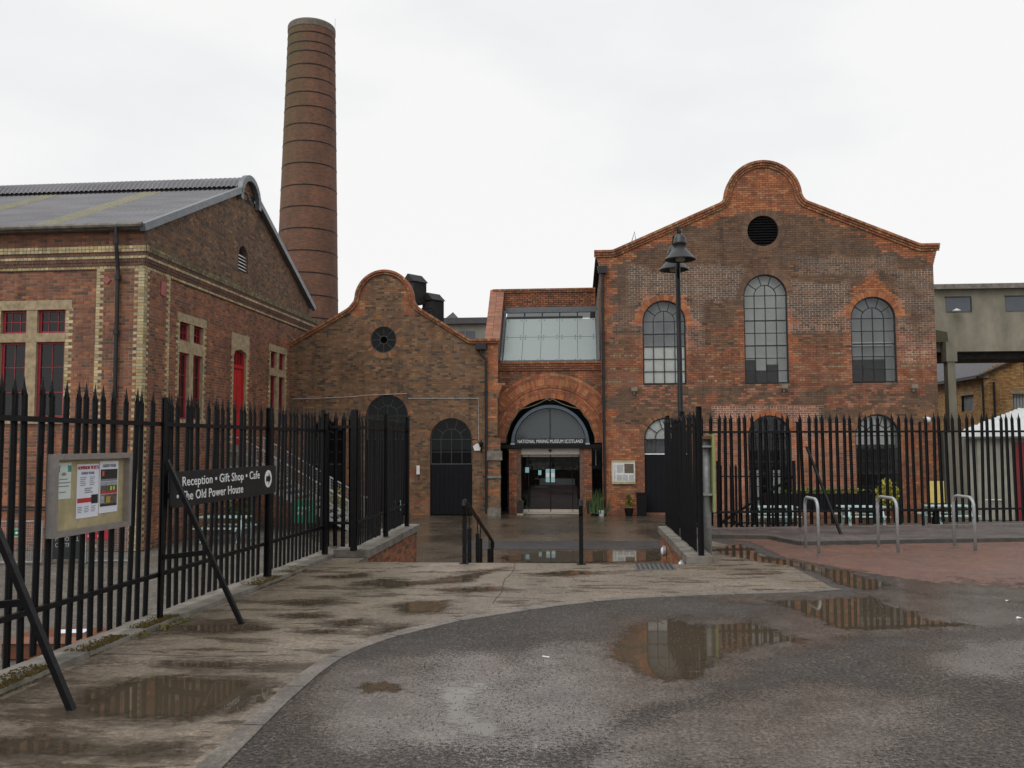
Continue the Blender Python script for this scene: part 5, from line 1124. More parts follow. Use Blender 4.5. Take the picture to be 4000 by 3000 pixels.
def brace(T, y, foot, top=1.62, strut=True):        # in the fence's own frame: x along, y across (path side negative)
    x = dist2(y); ang = T.rotation_euler.z; c, s_ = math.cos(-ang), math.sin(-ang); fx_, fy_ = foot[0]-T.location.x, foot[1]-T.location.y; f = Vector((fx_*c-fy_*s_, fx_*s_+fy_*c, -.07)); p = Vector((x, -.09, top))
    b = obj('brace', MB().bar(p, f, .048, .045), M_BLACK, T); q = p.lerp(f, .56)
    if strut: obj('strut', MB().bar(q, (x, -.09, .62), .045, .05), M_BLACK, b)
brace(LF, 8.84, (-3.46, 8.84)); brace(LF, 6.05, (-3.54, 5.96))
fence('palisade_fence', 'short black palisade return joining the corner posts above the steps', (-4.18, 14.08), (-3.64, 14.03), [(0.0, .06), (.54, .09)], pitch=.135, z0=.12, h=2.22)
fence('palisade_fence', 'black palisade fence on the brick retaining wall left of the steps', (-3.64, 14.05), (-3.66, 18.2), [(2.05, .09), (4.1, .10)], z0=.12, h=2.22)
fence('palisade_fence', 'black palisade fence seen edge-on right of the steps', (1.80, 13.68), (1.78, 18.3), [(0.0, .10), (2.12, .08), (4.6, .08)], z0=.12, h=2.19)
RFN = fence('palisade_fence', 'long black palisade fence behind the galvanised cycle stands', (1.9, RF(1.9)), (15.5, RF(15.5)), [(.05, .05), (2.75, .045), (5.5, .045), (8.25, .045), (11.0, .045)], z0=.06, rails=(.33, 2.0), post_h=2.2)
obj('brace', MB().bar((2.92, -.1, 1.68), (2.93, -1.5, -.05), .045, .04), M_BLACK, RFN)
# lower palisade gate down in the yard
YG = fence('palisade_gate', 'lower black palisade gate with diagonal brace in the yard', (4.35, 28), (6.75, 28), [(0, .09), (2.35, .09)], z0=ZL, h=2.25, post_h=2.35, rails=(.42, 1.87), cat='gate')
obj('brace', MB().bar((.1, -.06, .45), (2.3, -.06, 1.85), .05, .08), M_BLACK, YG); obj('ground_stay', MB().bar((.4, -.06, .5), (1.2, -1.2, .02), .05, .06), M_BLACK, YG)
# ================================================================== RETAINING WALLS
def retaining(name, label, x0, x1, y0, y1, face, coping, front=True):
    T = thing(name, label, 'wall', ((x0+x1)/2, y0, ZL)); B = Bricks(); hw = (x1-x0)/2; co = lambda u, v, r_: random.choice(['orange', 'redor', 'mixed', 'dark']); mo = lambda u, v: (.30, .24, .18)
    pf = plane((hw*face, 0, -ZL), (0, face, 0), (face, 0, 0)); sgn = face
    v = ZL; ri = 1
    while v < -.02:
        a, b = (0, y1-y0) if face > 0 else (-(y1-y0), 0); B.fill(pf, [(v, ri, [(a, b, None, .012)])], co, mo)
        pe = plane((0, y1-y0, -ZL), (-1, 0, 0), (0, 1, 0)); B.fill(pe, [(v, ri, [(-hw, hw, None, .012)])], co, mo); v += RH; ri += 1
    B.build(T, limit=300); obj('core', MB().box((-hw+.01, .0, 0), (hw-.01, y1-y0-.01, -.02-ZL)), MATS['side_brick'], T)
    n = 5; cx0, cx1 = coping
    for i in range(n):
        a, b = (y1-y0+.05)*i/n, (y1-y0+.05)*(i+1)/n-.008; obj('coping_stone', MB().box((cx0-(x0+x1)/2, a, -.01-ZL), (cx1-(x0+x1)/2, b, .115-ZL+random.uniform(-.004, .004))), M_CONC, T)
    return T
retaining('retaining_wall', 'brick retaining wall with concrete coping left of the steps', -3.95, -3.50, 14.12, 18.65, 1, (-4.02, -3.42))
RW = retaining('retaining_wall', 'brick retaining wall with concrete coping right of the steps', 1.68, 2.0, 13.55, 18.4, -1, (1.62, 2.02))
def bulk(loc, label):
    T = thing('bulkhead_light', label, 'wall light', loc, 0, 'round lights on the stair wall'); obj('body', MB().tube([(0, 0, 0), (-.06, 0, 0)], .10, 14), M_GALV2, T); obj('lens', MB().tube([(-.06, 0, 0), (-.09, 0, 0)], [.085, .05], 14), M_WHITE, T)
bulk((1.655, 17.2, -.25), 'round white light on the far end of the right stair wall'); bulk((1.655, 14.2, -.12), 'round white light on the stair wall near the drain cover')
# ================================================================== HANDRAILS
def handrail(x, label, y0=13.42, n=0):
    T = thing('handrail', label, 'handrail', (x, y0, 0), 0, 'black handrails down the steps'); R = .026
    pts = [(0, .06, .74), (0, -.06, .80), (0, -.09, .89), (0, -.03, .955), (0, .1, .95), (0, .5, .86), (0, 4.25, -.12), (0, 4.42, -.2), (0, 4.40, -.28)]
    obj('rail', MB().tube(pts, .034, 10), M_BLACK, T)
    for a, top, bot in ((0.02, .93, 0), (.62, .60, -.14), (1.75, .40, -.45), (2.2, .27, -.55), (3.7, -.1, -.96), (4.25, -.16, -1.1)):
        p = obj('post', MB().box((-.032, a-.02, bot), (.032, a+.02, top-(.12 if .3 < a < 4 else 0))), M_BLACK, T)
        if .3 < a < 4: obj('bracket', MB().tube([(0, a, top-.13), (0, a, .955-.262*(a-.1)+.02)], .009, 6), M_BLACK, p)
    obj('base_plate', MB().box((-.07, -.06, .004), (.07, .08, .014)), M_BLACK, T)
handrail(-1.77, 'black steel handrail at the left side of the steps'); handrail(.02, 'black steel handrail in the middle of the steps')
# ================================================================== CYCLE STANDS
def hoop():
    T = thing('cycle_stand', 'bent galvanised tube cycle stand nearest the sign posts', 'cycle stand', (3.91, 14.78, 0), rad(2), 'cycle stands on the red tarmac'); L, H, r = .72, .90, .16
    pts = [(0, 0, .0), (0, 0, H-r)]+[(0, r-r*math.cos(rad(a)), H-r+r*math.sin(rad(a))) for a in range(15, 91, 15)]+[(0, L-r+r*math.sin(rad(a)), H-r+r*math.cos(rad(a))) for a in range(0, 91, 15)]+[(0, L, 0)]
    obj('tube', MB().tube(pts, .026, 12), M_GALV, T, smooth=True)
    for y in (0, L): obj('foot_ring', MB().lathe((0, y, .0), [(.045, .006), (.04, .014), (.027, .016)], 12), M_DARKIRON2, T)
    return T
h0 = hoop()
for (x, y, rz, lb) in ((5.25, 15.0, rad(6), 'bent galvanised tube cycle stand between the other two'), (6.6, 15.27, rad(3), 'bent galvanised tube cycle stand farthest from the sign posts')):
    c = copy_tree(h0); c.location = (x, y, 0); c.rotation_euler.z = rz; c['label'] = lb
# ================================================================== LAMP POST
def lamp():
    T = thing('lamp_post', 'tall black lamp post with two hanging cone-shaded lanterns', 'street lamp', (2.32, 20, ZL)); z = lambda v: v-ZL
    obj('column', MB().tube([(0, 0, 0), (0, 0, 1.2), (-.01, 0, 1.25), (-.02, 0, z(5.95))], [.085, .085, .065, .055], 14), M_BLACK, T, smooth=True)
    for s in (-1, 1):
        ox = -.03 if s < 0 else -.045; C = Vector((ox, s*.58, 0)); arm = [(-.02, s*.03, z(5.6)), (ox*.3, s*.10, z(6.1)), (ox*.5, s*.17, z(6.4)), (ox*.8, s*.27, z(6.62)), (ox, s*.40, z(6.72)), (ox, s*.52, z(6.68)), (ox, s*.58, z(6.55)), (ox, s*.58, z(6.45))]
        a = obj('arm', MB().tube(arm, .03, 8), M_BLACK, T, smooth=True)
        H = obj('lantern', MB().lathe((ox, s*.58, z(6.26)), [(.0, .24), (.05, .235), (.10, .2), (.135, .13), (.14, .05), (.145, .04), (.145, .0), (.13, -.005), (.135, -.1)], 28), M_LAMP, T, smooth=True)
        obj('shade', MB().lathe((ox, s*.58, z(6.16)), [(.135, .0), (.345, -.235), (.345, -.25), (.33, -.255), (.12, -.06)], 36), M_LAMP, H)
        obj('lens', MB().lathe((ox, s*.58, z(5.96)), [(.105, .1), (.105, -.05), (.09, -.075), (0, -.08)], 20), mat('milky_lens', (.30, .29, .24), .3), H, smooth=True)
M_LAMP = mat('grey_black_lamp_paint', (.022, .023, .025), .38, 0, .25, 5)
lamp()
# ================================================================== SIGN POSTS RIGHT OF THE STEPS
T = thing('sign_posts', 'two galvanised posts holding a lime-backed sign seen edge-on', 'sign', (2.09, 14.45, 0))
for y, x in ((.1, .0), (.5, -.02)): obj('post', MB().tube([(x, y, 0), (x, y, 1.93)], .056, 14), M_GALV2, T, smooth=True)
obj('sign_panel', MB().quadset([(.06, -.12, .72), (.10, -.12, .72), (.12, .9, .80), (.08, .9, .80), (.06, -.12, 1.98), (.10, -.12, 1.98), (.12, .9, 1.98), (.08, .9, 1.98)], [(0, 1, 5, 4), (1, 2, 6, 5), (2, 3, 7, 6), (3, 0, 4, 7), (4, 5, 6, 7)]), M_LEMON, T)
for z in (1.78, 1.0): obj('clamp', MB().box((-.09, -.06, z-.015), (.09, .5, z+.015)), M_GALV2, T)
obj('rusty_cap', MB().box((-.09, -.07, 1.90), (.05, .5, 1.955)), mat('rust', (.15, .07, .035), .85, 0, .4, 20), T)
# ================================================================== DIRECTION SIGN AND NOTICE BOARD ON THE FENCE
def on_fence(y, off, z=0): ang = math.atan2(FB[1]-FA[1], FB[0]-FA[0]); return (fx(y)+off*math.sin(ang), y-off*math.cos(ang), z), ang
loc, ang = on_fence(8.86, .14, 1.18)
T = thing('direction_sign', 'long black direction sign with white lettering and arrow on the fence', 'sign', loc, ang); ps_ = plane((0, 0, 0), (1, 0, 0), (0, -1, 0))
obj('panel', MB().prism([(.03, 0), (2.80, 0), (2.83, .03), (2.83, .35), (2.80, .38), (.03, .38), (0, .35), (0, .03)], ps_, -.02, 0), M_SIGN, T)
obj('lettering', text_mesh('• Reception • Gift Shop • Cafe', .142, ps_, .10, .222, .003, .92, M_LETTER, spacing=1.05, bold=.0008, fit=2.16), None, T)
obj('lettering', text_mesh('• The Old Power House', .142, ps_, .10, .068, .003, .92, M_LETTER, spacing=1.05, bold=.0008, fit=1.66), None, T)
ac = (2.56, .205); obj('arrow_disc', MB().prism([(ac[0]+.115*math.cos(rad(a)), ac[1]+.115*math.sin(rad(a))) for a in range(0, 360, 12)], ps_, .0, .003), M_LETTER, T)
obj('arrow', MB().prism([(ac[0]-.075, ac[1]-.035), (ac[0]+.005, ac[1]-.035), (ac[0]+.005, ac[1]-.08), (ac[0]+.085, ac[1]), (ac[0]+.005, ac[1]+.08), (ac[0]+.005, ac[1]+.035), (ac[0]-.075, ac[1]+.035)], ps_, .002, .005), M_SIGN, T)
for x in (.02, 2.7): obj('fixing_bracket', MB().box((x, .02, .1), (x+.06, .12, .16)), M_BLACK, T)
loc, ang = on_fence(6.98, .115, 1.07)
T = thing('notice_board', 'aluminium framed notice board with tan backing on the fence', 'notice board', loc, ang); W, H = 1.17, .70
fr = MB()
for a, b, c, d in ((0, W, 0, .05), (0, W, H-.05, H), (0, .05, .05, H-.05), (W-.05, W, .05, H-.05)): fr.prism([(a, c), (b, c), (b, d), (a, d)], ps_, -.075, 0)
obj('frame', fr, M_STEEL, T); obj('backing', MB().prism([(.03, .03), (W-.03, .03), (W-.03, H-.03), (.03, H-.03)], ps_, -.07, -.06), M_TAN, T)
def world_on_board(): return loc
def paper(name, label, u, v, w, h, m, rot=0):
    T2 = thing(name, label, 'poster', loc, ang); sh = obj('sheet', MB().prism([(u, v), (u+w, v+rot), (u+w, v+h+rot), (u, v+h)], ps_, -.059, -.056), m, T2); return T2
P1 = paper('certificate', 'pale green certificate with teal band pinned in the notice board', .09, .315, .21, .31, M_PAPER2)
obj('teal_band', MB().prism([(.09, .545), (.30, .545), (.30, .60), (.09, .60)], ps_, -.0555, -.055), M_TEAL, P1); obj('seal', MB().prism([(.195+.055*math.cos(rad(a)), .565+.06*math.sin(rad(a))) for a in range(0, 360, 18)], ps_, -.0545, -.054), M_PAPER2, P1)
obj('emblem', MB().prism([(.17, .515), (.22, .515), (.23, .53), (.195, .545), (.16, .53)], ps_, -.0535, -.053), M_INK, P1)
for z, a, b in ((.48, .14, .25), (.45, .10, .29), (.42, .12, .27), (.37, .14, .23)): obj('text_line', MB().prism([(a, z), (b, z), (b, z+.008), (a, z+.008)], ps_, -.0545, -.054), M_INK, P1)
P2 = paper('admission_poster', 'white poster headed admission tickets with red band in the notice board', .385, .13, .325, .475, M_PAPER)
obj('heading', text_mesh('ADMISSION TICKETS', .042, ps_, .548, .56, -.054, .80, M_INKR, align='CENTER'), None, P2); obj('heading', text_mesh('GUIDED TOURS', .032, ps_, .54, .515, -.054, .85, M_INK, align='CENTER'), None, P2)
for i in range(5):
    for a, b in ((.43, .52), (.57, .65)): obj('text_line', MB().prism([(a, .485-i*.017), (b-.012*(i % 3), .485-i*.017), (b-.012*(i % 3), .491-i*.017), (a, .491-i*.017)], ps_, -.0545, -.054), M_INK, P2)
for i, (a, b) in enumerate(((.50, .61), (.50, .59), (.50, .62))): obj('text_line', MB().prism([(a, .385-i*.018), (b, .385-i*.018), (b, .394-i*.018), (a, .394-i*.018)], ps_, -.0545, -.054), M_INK, P2)
obj('red_band', MB().prism([(.395, .265), (.60, .265), (.60, .305), (.395, .305)], ps_, -.0545, -.054), M_INKR, P2); obj('dark_picture', MB().prism([(.60, .25), (.70, .25), (.70, .33), (.60, .33)], ps_, -.0535, -.053), M_SIGN, P2)
for i in range(4):
    for a in (.40, .50, .60): obj('text_line', MB().prism([(a, .225-i*.015), (a+.07-.01*(i % 2), .225-i*.015), (a+.07-.01*(i % 2), .23-i*.015), (a, .23-i*.015)], ps_, -.0545, -.054), M_INK, P2)
P3 = paper('tours_poster', 'white poster headed guided tours with three pictures in the notice board', .722, .15, .30, .475, M_PAPER)
obj('heading', text_mesh('GUIDED TOURS', .038, ps_, .872, .57, -.054, .78, M_INK, align='CENTER'), None, P3)
def pic(v, m, extras):
    p = obj('picture', MB().prism([(.738, v), (1.006, v), (1.006, v+.11), (.738, v+.11)], ps_, -.0545, -.054), m, P3)
    for a, b, c, d, mm in extras: obj('picture_patch', MB().prism([(a, v+c), (b, v+c), (b, v+d), (a, v+d)], ps_, -.0535, -.053), mm, p)
M_PICB = mat('picture_dark', (.03, .025, .022), .5, 0, .8, 40); M_PICG = mat('picture_foliage', (.13, .10, .07), .5, 0, .9, 45); M_PICS = mat('picture_sky', (.32, .36, .40), .5, 0, .4, 40)
M_HIVIS = mat('hi_vis', (.45, .65, .05), .6); M_ORANGEP = mat('picture_orange', (.5, .12, .03), .6)
pic(.44, M_PICB, [(.76, .79, .05, .095, M_ORANGEP), (.738, 1.006, 0, .02, M_INK)])
pic(.325, M_PICG, [(.738, 1.006, .075, .11, M_PICS), (.89, .92, .03, .065, M_HIVIS), (.94, .965, .03, .065, M_HIVIS), (.738, 1.006, 0, .022, M_INKR)])
pic(.21, M_PICG, [(.738, .80, .03, .1, M_PICS), (.83, .90, .03, .09, mat('picture_ochre', (.36, .26, .05), .6)), (.738, 1.006, 0, .02, M_PICB)])
# ================================================================== YARD FURNITURE
def picnic(label, loc, rz, grp='mint picnic tables in the yard'):
    T = thing('picnic_table', label, 'picnic table', loc, rz, grp)
    for i in range(5): obj('top_plank', MB().box((-.75, -.34+i*.138, .72), (.75, -.34+i*.138+.125, .755)), M_MINT, T)
    for s in (-1, 1):
        for k in range(2): obj('seat_plank', MB().box((-.75, s*.62-.13+k*.135, .42), (.75, s*.62-.01+k*.135, .455)), M_MINT, T)
        x = s*.55
        obj('bench_beam', MB().box((x-.022, -.75, .36), (x+.022, .75, .42)), M_MINT, T); obj('top_beam', MB().box((x-.022, -.34, .66), (x+.022, .34, .72)), M_MINT, T)
        for t in (-1, 1): obj('leg', MB().bar((x+.045, t*.28, .70), (x+.045, t*.62, .0), .045, .09, up=(1, 0, 0)), M_MINT, T)
    return T
t0 = picnic('mint picnic table in front of the yard gate and middle door', (6.6, 30.6, ZL), rad(4))
for lb, l, r_ in (('mint picnic table between the flower trough and the cycle stands', (9.6, 30.8, ZL), rad(-3)), ('mint picnic table beside the yellow board', (12.6, 31.2, ZL), rad(6)), ('mint picnic table by the stair under the red door', (-10.75, 26, ZL), rad(2))):
    c = copy_tree(t0); c.location = l; c.rotation_euler.z = r_; c['label'] = lb
def leaves(mb, c, r, n, size, up=.3):
    for _ in range(n):
        d = Vector((random.gauss(0, 1), random.gauss(0, 1), random.gauss(0, 1))).normalized()*(random.random()**.5); p = Vector(c)+Vector((d.x*r[0], d.y*r[1], d.z*r[2]))
        a = Vector((random.uniform(-1, 1), random.uniform(-1, 1), random.uniform(-.3, 1)+up)).normalized()*size*random.uniform(.6, 1.3); b = a.cross(Vector((random.random(), random.random(), random.random()))).normalized()*size*.35
        mb.quadset([p, p+a*.5+b, p+a, p+a*.5-b], [(0, 1, 2, 3)])
def leaf_mb(c, r, n, size, up=.3): mb = MB(); leaves(mb, c, r, n, size, up); return mb
T = thing('flower_trough', 'long black trough of yellow flowers under the hall windows', 'planter', (9.3, 34.6, ZL))
obj('trough', MB().box((-2.1, -.3, .35), (2.1, .3, .95)).box((-2.0, -.25, 0), (-1.8, .25, .35)).box((1.8, -.25, 0), (2.0, .25, .35)), M_BLACKW, T)
obj('flowers', leaf_mb((0, 0, 1.02), (2.0, .25, .1), 500, .09), M_LEAF, T); obj('blooms', leaf_mb((0, 0, 1.08), (2.0, .22, .08), 260, .06), M_LEAFY, T)
T = thing('potted_shrub', 'bushy yellow-green shrub in a pot by the right hall window', 'shrub', (11.5, 33.8, ZL)); obj('pot', MB().lathe((0, 0, 0), [(.16, 0), (.24, .45), (.22, .46), (.2, .38)], 16), M_BROWN, T)
obj('foliage', leaf_mb((0, 0, .95), (.45, .4, .55), 420, .14), M_LEAFY, T); obj('stem', MB().tube([(0, 0, .3), (.02, 0, .9)], .03, 6), M_BROWN, T)
T = thing('yellow_board', 'plain yellow board standing by the corner of the hall', 'sign', (12.55, 31.9, ZL)); obj('panel', MB().box((-.25, -.02, .78), (.25, .02, 1.55)), M_YBOARD, T); obj('leg', MB().box((-.2, -.02, 0), (-.15, .02, .78)), M_BLACK, T); obj('leg', MB().box((.15, -.02, 0), (.2, .02, .78)), M_BLACK, T)
T = thing('trestle_bench', 'low black bench between two mint picnic tables', 'bench', (11.0, 29.6, ZL)); obj('seat', MB().box((-.75, -.2, .68), (.75, .2, .74)), M_BLACKW, T)
for x in (-.6, .6): obj('leg', MB().box((x-.04, -.18, 0), (x+.04, .18, .68)), M_BLACKW, T)
# fixtures on the hall front
def flood(x, z, label):
    T = thing('floodlight', label, 'floodlight', (x, 36, z), 0, 'small floodlights on the hall front'); obj('housing', MB().box((-.12, -.26, -.08), (.12, -.08, .08)), mat('old_beige_metal', (.23, .20, .15), .6), T); obj('bracket', MB().box((-.03, -.09, -.2), (.03, 0, .04)), M_GALV2, T)
flood(8.3, 4.08, 'small beige floodlight under the sill of the tall middle window'); flood(13.38, 4.04, 'small beige floodlight right of the right upper window sill'); flood(2.28, 4.02, 'small beige floodlight beside the left upper window sill')
T = thing('dome_camera', 'white dome camera on the right end of the hall', 'camera', (13.8, 36, 2.7)); obj('arm', MB().box((-.05, -.3, .06), (.05, 0, .12)), M_WHITE, T); obj('dome', MB().lathe((0, -.28, 0), [(0, -.12), (.08, -.1), (.12, -.02), (.12, .08), (0, .1)], 14), M_WHITE, T, smooth=True)
pI = plane((0, 0, 0), (1, 0, 0), (0, -1, 0)); T = thing('information_panel', 'cream information panel with picture on the brown brick wall', 'sign', (1.32, 35.97, .16))
obj('panel', MB().prism([(0, 0), (.96, 0), (.96, .96), (0, .96)], pI, 0, .04), mat('info_cream', (.50, .47, .36), .6), T); obj('header_band', MB().prism([(0, .88), (.96, .88), (.96, .96), (0, .96)], pI, .04, .043), mat('info_olive', (.36, .32, .16), .6), T); obj('footer_band', MB().prism([(0, 0), (.96, 0), (.96, .09), (0, .09)], pI, .04, .043), MATS['info_olive'], T)
obj('white_sheet', MB().prism([(.06, .1), (.93, .1), (.93, .86), (.06, .86)], pI, .04, .044), mat('info_white', (.62, .62, .60), .6), T); obj('picture', MB().prism([(.52, .44), (.9, .44), (.9, .82), (.52, .82)], pI, .044, .047), M_PICG, T)
for a, b, c, d in ((.22, .48, .46, .82), (.22, .42, .14, .38), (.46, .66, .14, .38), (.7, .9, .14, .38), (.09, .16, .14, .6)):
    for i in range(int((d-c)/.04)): obj('text_line', MB().prism([(a, c+i*.04), (b-.02*(i % 2), c+i*.04), (b-.02*(i % 2), c+i*.04+.018), (a, c+i*.04+.018)], pI, .044, .046), M_INK, T)
T = thing('litter_bin', 'black square litter bin beside the black door', 'bin', (2.49, 35.6, ZL)); obj('body', MB().quadset([(-.17, -.17, 0), (.17, -.17, 0), (.17, .17, 0), (-.17, .17, 0), (-.2, -.2, .88), (.2, -.2, .88), (.2, .2, .88), (-.2, .2, .88)], [(0, 1, 5, 4), (1, 2, 6, 5), (2, 3, 7, 6), (3, 0, 4, 7), (4, 5, 6, 7)]), M_BLACK, T); obj('rim', MB().box((-.22, -.22, .88), (.22, .22, .93)), M_BLACK, T)
T = thing('cone_shrub', 'small clipped conical shrub in a black pot', 'shrub', (1.98, 35.5, ZL)); obj('pot', MB().lathe((0, 0, 0), [(.13, 0), (.19, .3), (.17, .31)], 14), M_BLACK, T); mb = MB()
for i in range(9): leaves(mb, (0, 0, .38+i*.055), (.19-.018*i, .19-.018*i, .05), 45, .08)
obj('foliage', mb, mat('golden_conifer', (.16, .17, .03), .7, 0, .5, 12), T)
T = thing('tall_grass_plant', 'tall green blade-leaved plants in pots by the downpipe', 'plant', (.72, 35.55, ZL)); mb = MB()
for _ in range(90):
    a = random.uniform(0, 6.28); x, y = random.gauss(0, .17), random.gauss(0, .08); h = random.uniform(.5, 1.15); l = random.uniform(.05, .3); s_ = .018
    mb.quadset([(x-s_, y, .1), (x+s_, y, .1), (x+l*.4*math.cos(a)+s_*.7, y+l*.4*math.sin(a), h*.6), (x+l*.4*math.cos(a)-s_*.7, y+l*.4*math.sin(a), h*.6), (x+l*math.cos(a), y+l*math.sin(a), h)], [(0, 1, 2, 3), (3, 2, 4)])
obj('blades', mb, mat('blade_green', (.045, .085, .02), .6, 0, .5, 6), T)
for x in (-.15, .16): obj('pot', MB().lathe((x, 0, 0), [(.1, 0), (.13, .22), (.11, .23)], 12), M_INGREY if x > 0 else M_BLACK, T)
def dpot(x, label):
    T = thing('door_planter', label, 'planter', (x, 35.95, ZL), 0, 'dark planters beside the glass doors'); mb = MB().quadset([(-.11, -.11, .06), (.11, -.11, .06), (.11, .11, .06), (-.11, .11, .06), (-.15, -.15, .52), (.15, -.15, .52), (.15, .15, .52), (-.15, .15, .52)], [(0, 1, 5, 4), (1, 2, 6, 5), (2, 3, 7, 6), (3, 0, 4, 7), (4, 5, 6, 7)])
    obj('pot', mb, mat('dark_planter', (.022, .020, .019), .6), T); obj('stand', MB().box((-.13, -.13, 0), (.13, .13, .06)), M_STONE if x < -1 else M_BROWN, T); obj('foliage', leaf_mb((0, 0, .55), (.15, .13, .06), 70, .06), M_LEAF, T); obj('flowers', leaf_mb((0, 0, .59), (.08, .08, .03), 22, .04), M_REDFLOWER, T)
dpot(-2.43, 'dark planter with red flowers by the left entrance pier'); dpot(.41, 'dark planter with red flowers by the right entrance pier')
# ================================================================== STAIR TO THE RED DOOR
def stair():
    T = thing('yard_stair', 'grey metal stair with mesh guards rising to the red door', 'stair', (-12.0, 29.2, ZL)); z = lambda v: v-ZL
    obj('landing', MB().box((-.15, 0, z(.95)), (.4, 2.2, z(1.10))), M_GALV2, T); n = 12; x0, x1 = .4, 4.2
    for i in range(n):
        x = x0+(x1-x0)*i/n; zz = 1.10-2.2*(i+1)/(n+1); obj('tread', MB().box((x, 0.05, z(zz)-.04), (x+(x1-x0)/n+.03, 2.15, z(zz))), M_GALV2, T)
    for i in range(4): obj('upper_step', MB().box((-.2, .35, z(1.10+.18*i)), (.35-.14*i, 1.7, z(1.10+.18*(i+1)))), M_CONC, T)
    for y in (0, 2.2):
        obj('stringer', MB().quadset([(x0-.1, y-.02, z(1.08)), (x1, y-.02, z(-1.0)), (x1, y-.02, z(-1.1)), (x0-.1, y-.02, z(.78)), (x0-.1, y+.02, z(1.08)), (x1, y+.02, z(-1.0)), (x1, y+.02, z(-1.1)), (x0-.1, y+.02, z(.78))], [(0, 1, 2, 3), (7, 6, 5, 4), (0, 4, 5, 1)]), M_GALV2, T)
        g = obj('guard_rail', MB().tube([(-.05, y, z(2.06)), (x0, y, z(2.06)), (x1, y, z(-.11)), (x1+.3, y, z(-.11))], .03, 8).tube([(-.05, y, z(1.6)), (x0, y, z(1.6)), (x1, y, z(-.57))], .025, 6), mat('old_scaffold_tube', (.34, .32, .28), .6, .1), T)
        mesh_ = MB()
        for i in range(48):
            t = i/47; x = x0+(x1-x0)*t; zb = 1.15-2.17*t; mesh_.bar((x, y, z(zb)), (x, y, z(zb+.86)), .008)
        for k in range(9): mesh_.bar((x0, y, z(1.15+.1*k)), (x1, y, z(1.15+.1*k-2.17)), .008)
        obj('mesh_infill', mesh_, M_GALV2, g)
        for t in (0, .33, .66, 1): obj('guard_post', MB().tube([(x0+(x1-x0)*t, y, z(1.1-2.17*t)), (x0+(x1-x0)*t, y, z(2.06-2.17*t))], .028, 8), M_GALV2, T)
    obj('support', MB().box((.0, .1, 0), (.1, .2, z(.95))), M_GALV2, T); obj('support', MB().box((.0, 2.0, 0), (.1, 2.1, z(.95))), M_GALV2, T)
stair()
pY = plane((0, 0, 0), (1, 0, 0), (0, -1, 0))
T = thing('green_sign', 'green safety sign with white lettering beside the metal stair', 'sign', (-9.5, 28.6, -.78)); obj('panel', MB().prism([(0, 0), (.75, 0), (.75, .75), (0, .75)], pY, 0, .02), M_GREEN, T)
obj('lettering', text_mesh('Assembly\nPoint', .17, pY, .06, .45, .022, .8, M_LETTER), None, T); obj('post', MB().box((.33, .0, -.32), (.40, .04, 0)), M_GALV2, T)
T = thing('yellow_bush', 'yellow flowering bush behind the corner railings', 'shrub', (-8.9, 31.5, ZL)); obj('foliage', leaf_mb((0, 0, .7), (.5, .4, .6), 500, .13), M_LEAFY, T); obj('stem', MB().tube([(0, 0, 0), (0, 0, .6)], .03, 6), M_BROWN, T)
T = thing('green_bush', 'green bush in front of the lower red door', 'shrub', (-11.3, 28.3, ZL)); obj('foliage', leaf_mb((0, 0, .6), (.6, .35, .5), 520, .12), M_LEAF, T); obj('stem', MB().tube([(0, 0, 0), (0, 0, .5)], .03, 6), M_BROWN, T)
# mesh barrier panels with signs by the corner of the red brick hall
def mesh_panel(loc, rz, w, h, label):
    T = thing('mesh_panel', label, 'barrier', loc, rz, 'mesh barrier panels by the red brick hall'); f = MB()
    for a, b in (((0, 0, .05), (w, 0, .05)), ((0, 0, h), (w, 0, h)), ((0, 0, .05), (0, 0, h)), ((w, 0, .05), (w, 0, h))): f.tube([a, b], .02, 6)
    fo = obj('frame', f, M_GALV2, T); m_ = MB(); n = int(w/.05)
    for i in range(1, n): m_.bar((w*i/n, 0, .05), (w*i/n, 0, h), .006)
    for i in range(1, int(h/.05)): m_.bar((0, 0, .05+.05*i), (w, 0, .05+.05*i), .006)
    o = obj('wire_mesh', m_, M_GALV2, fo)
mesh_panel((-15.2, 20.6, ZL), rad(8), 1.9, 1.05, 'wire mesh barrier panel with a small green exit sign'); mesh_panel((-12.35, 21.1, ZL), rad(8), 1.1, .95, 'wire mesh barrier panel below the red sign')
T = thing('memorial_sign', 'black sign with white capitals under the notice board', 'sign', (-13.1, 21.0, ZL), rad(6)); obj('panel', MB().prism([(0, .1), (.72, .1), (.72, .98), (0, .98)], pY, 0, .02), M_SIGN, T); obj('lettering', text_mesh('MINING\nMEMORIAL\nCENTRE', .15, pY, .05, .70, .022, .80, mat('grey_letter', (.35, .35, .34), .6)), None, T)
obj('post', MB().box((-.16, -.06, 0), (-.02, .08, 1.15)), M_GALV2, T); obj('post', MB().box((.76, -.03, 0), (.82, .03, 1.0)), M_GALV2, T)
T = thing('red_sign', 'red sign with white lettering on the mesh panel', 'sign', (-12.25, 21.0, -.52), rad(8)); obj('panel', MB().prism([(0, 0), (.62, 0), (.62, .34), (0, .34)], pY, 0, .02), M_SIGNRED, T); obj('lettering', text_mesh('ding   me', .12, pY, .04, .07, .022, .8, M_LETTER), None, T)
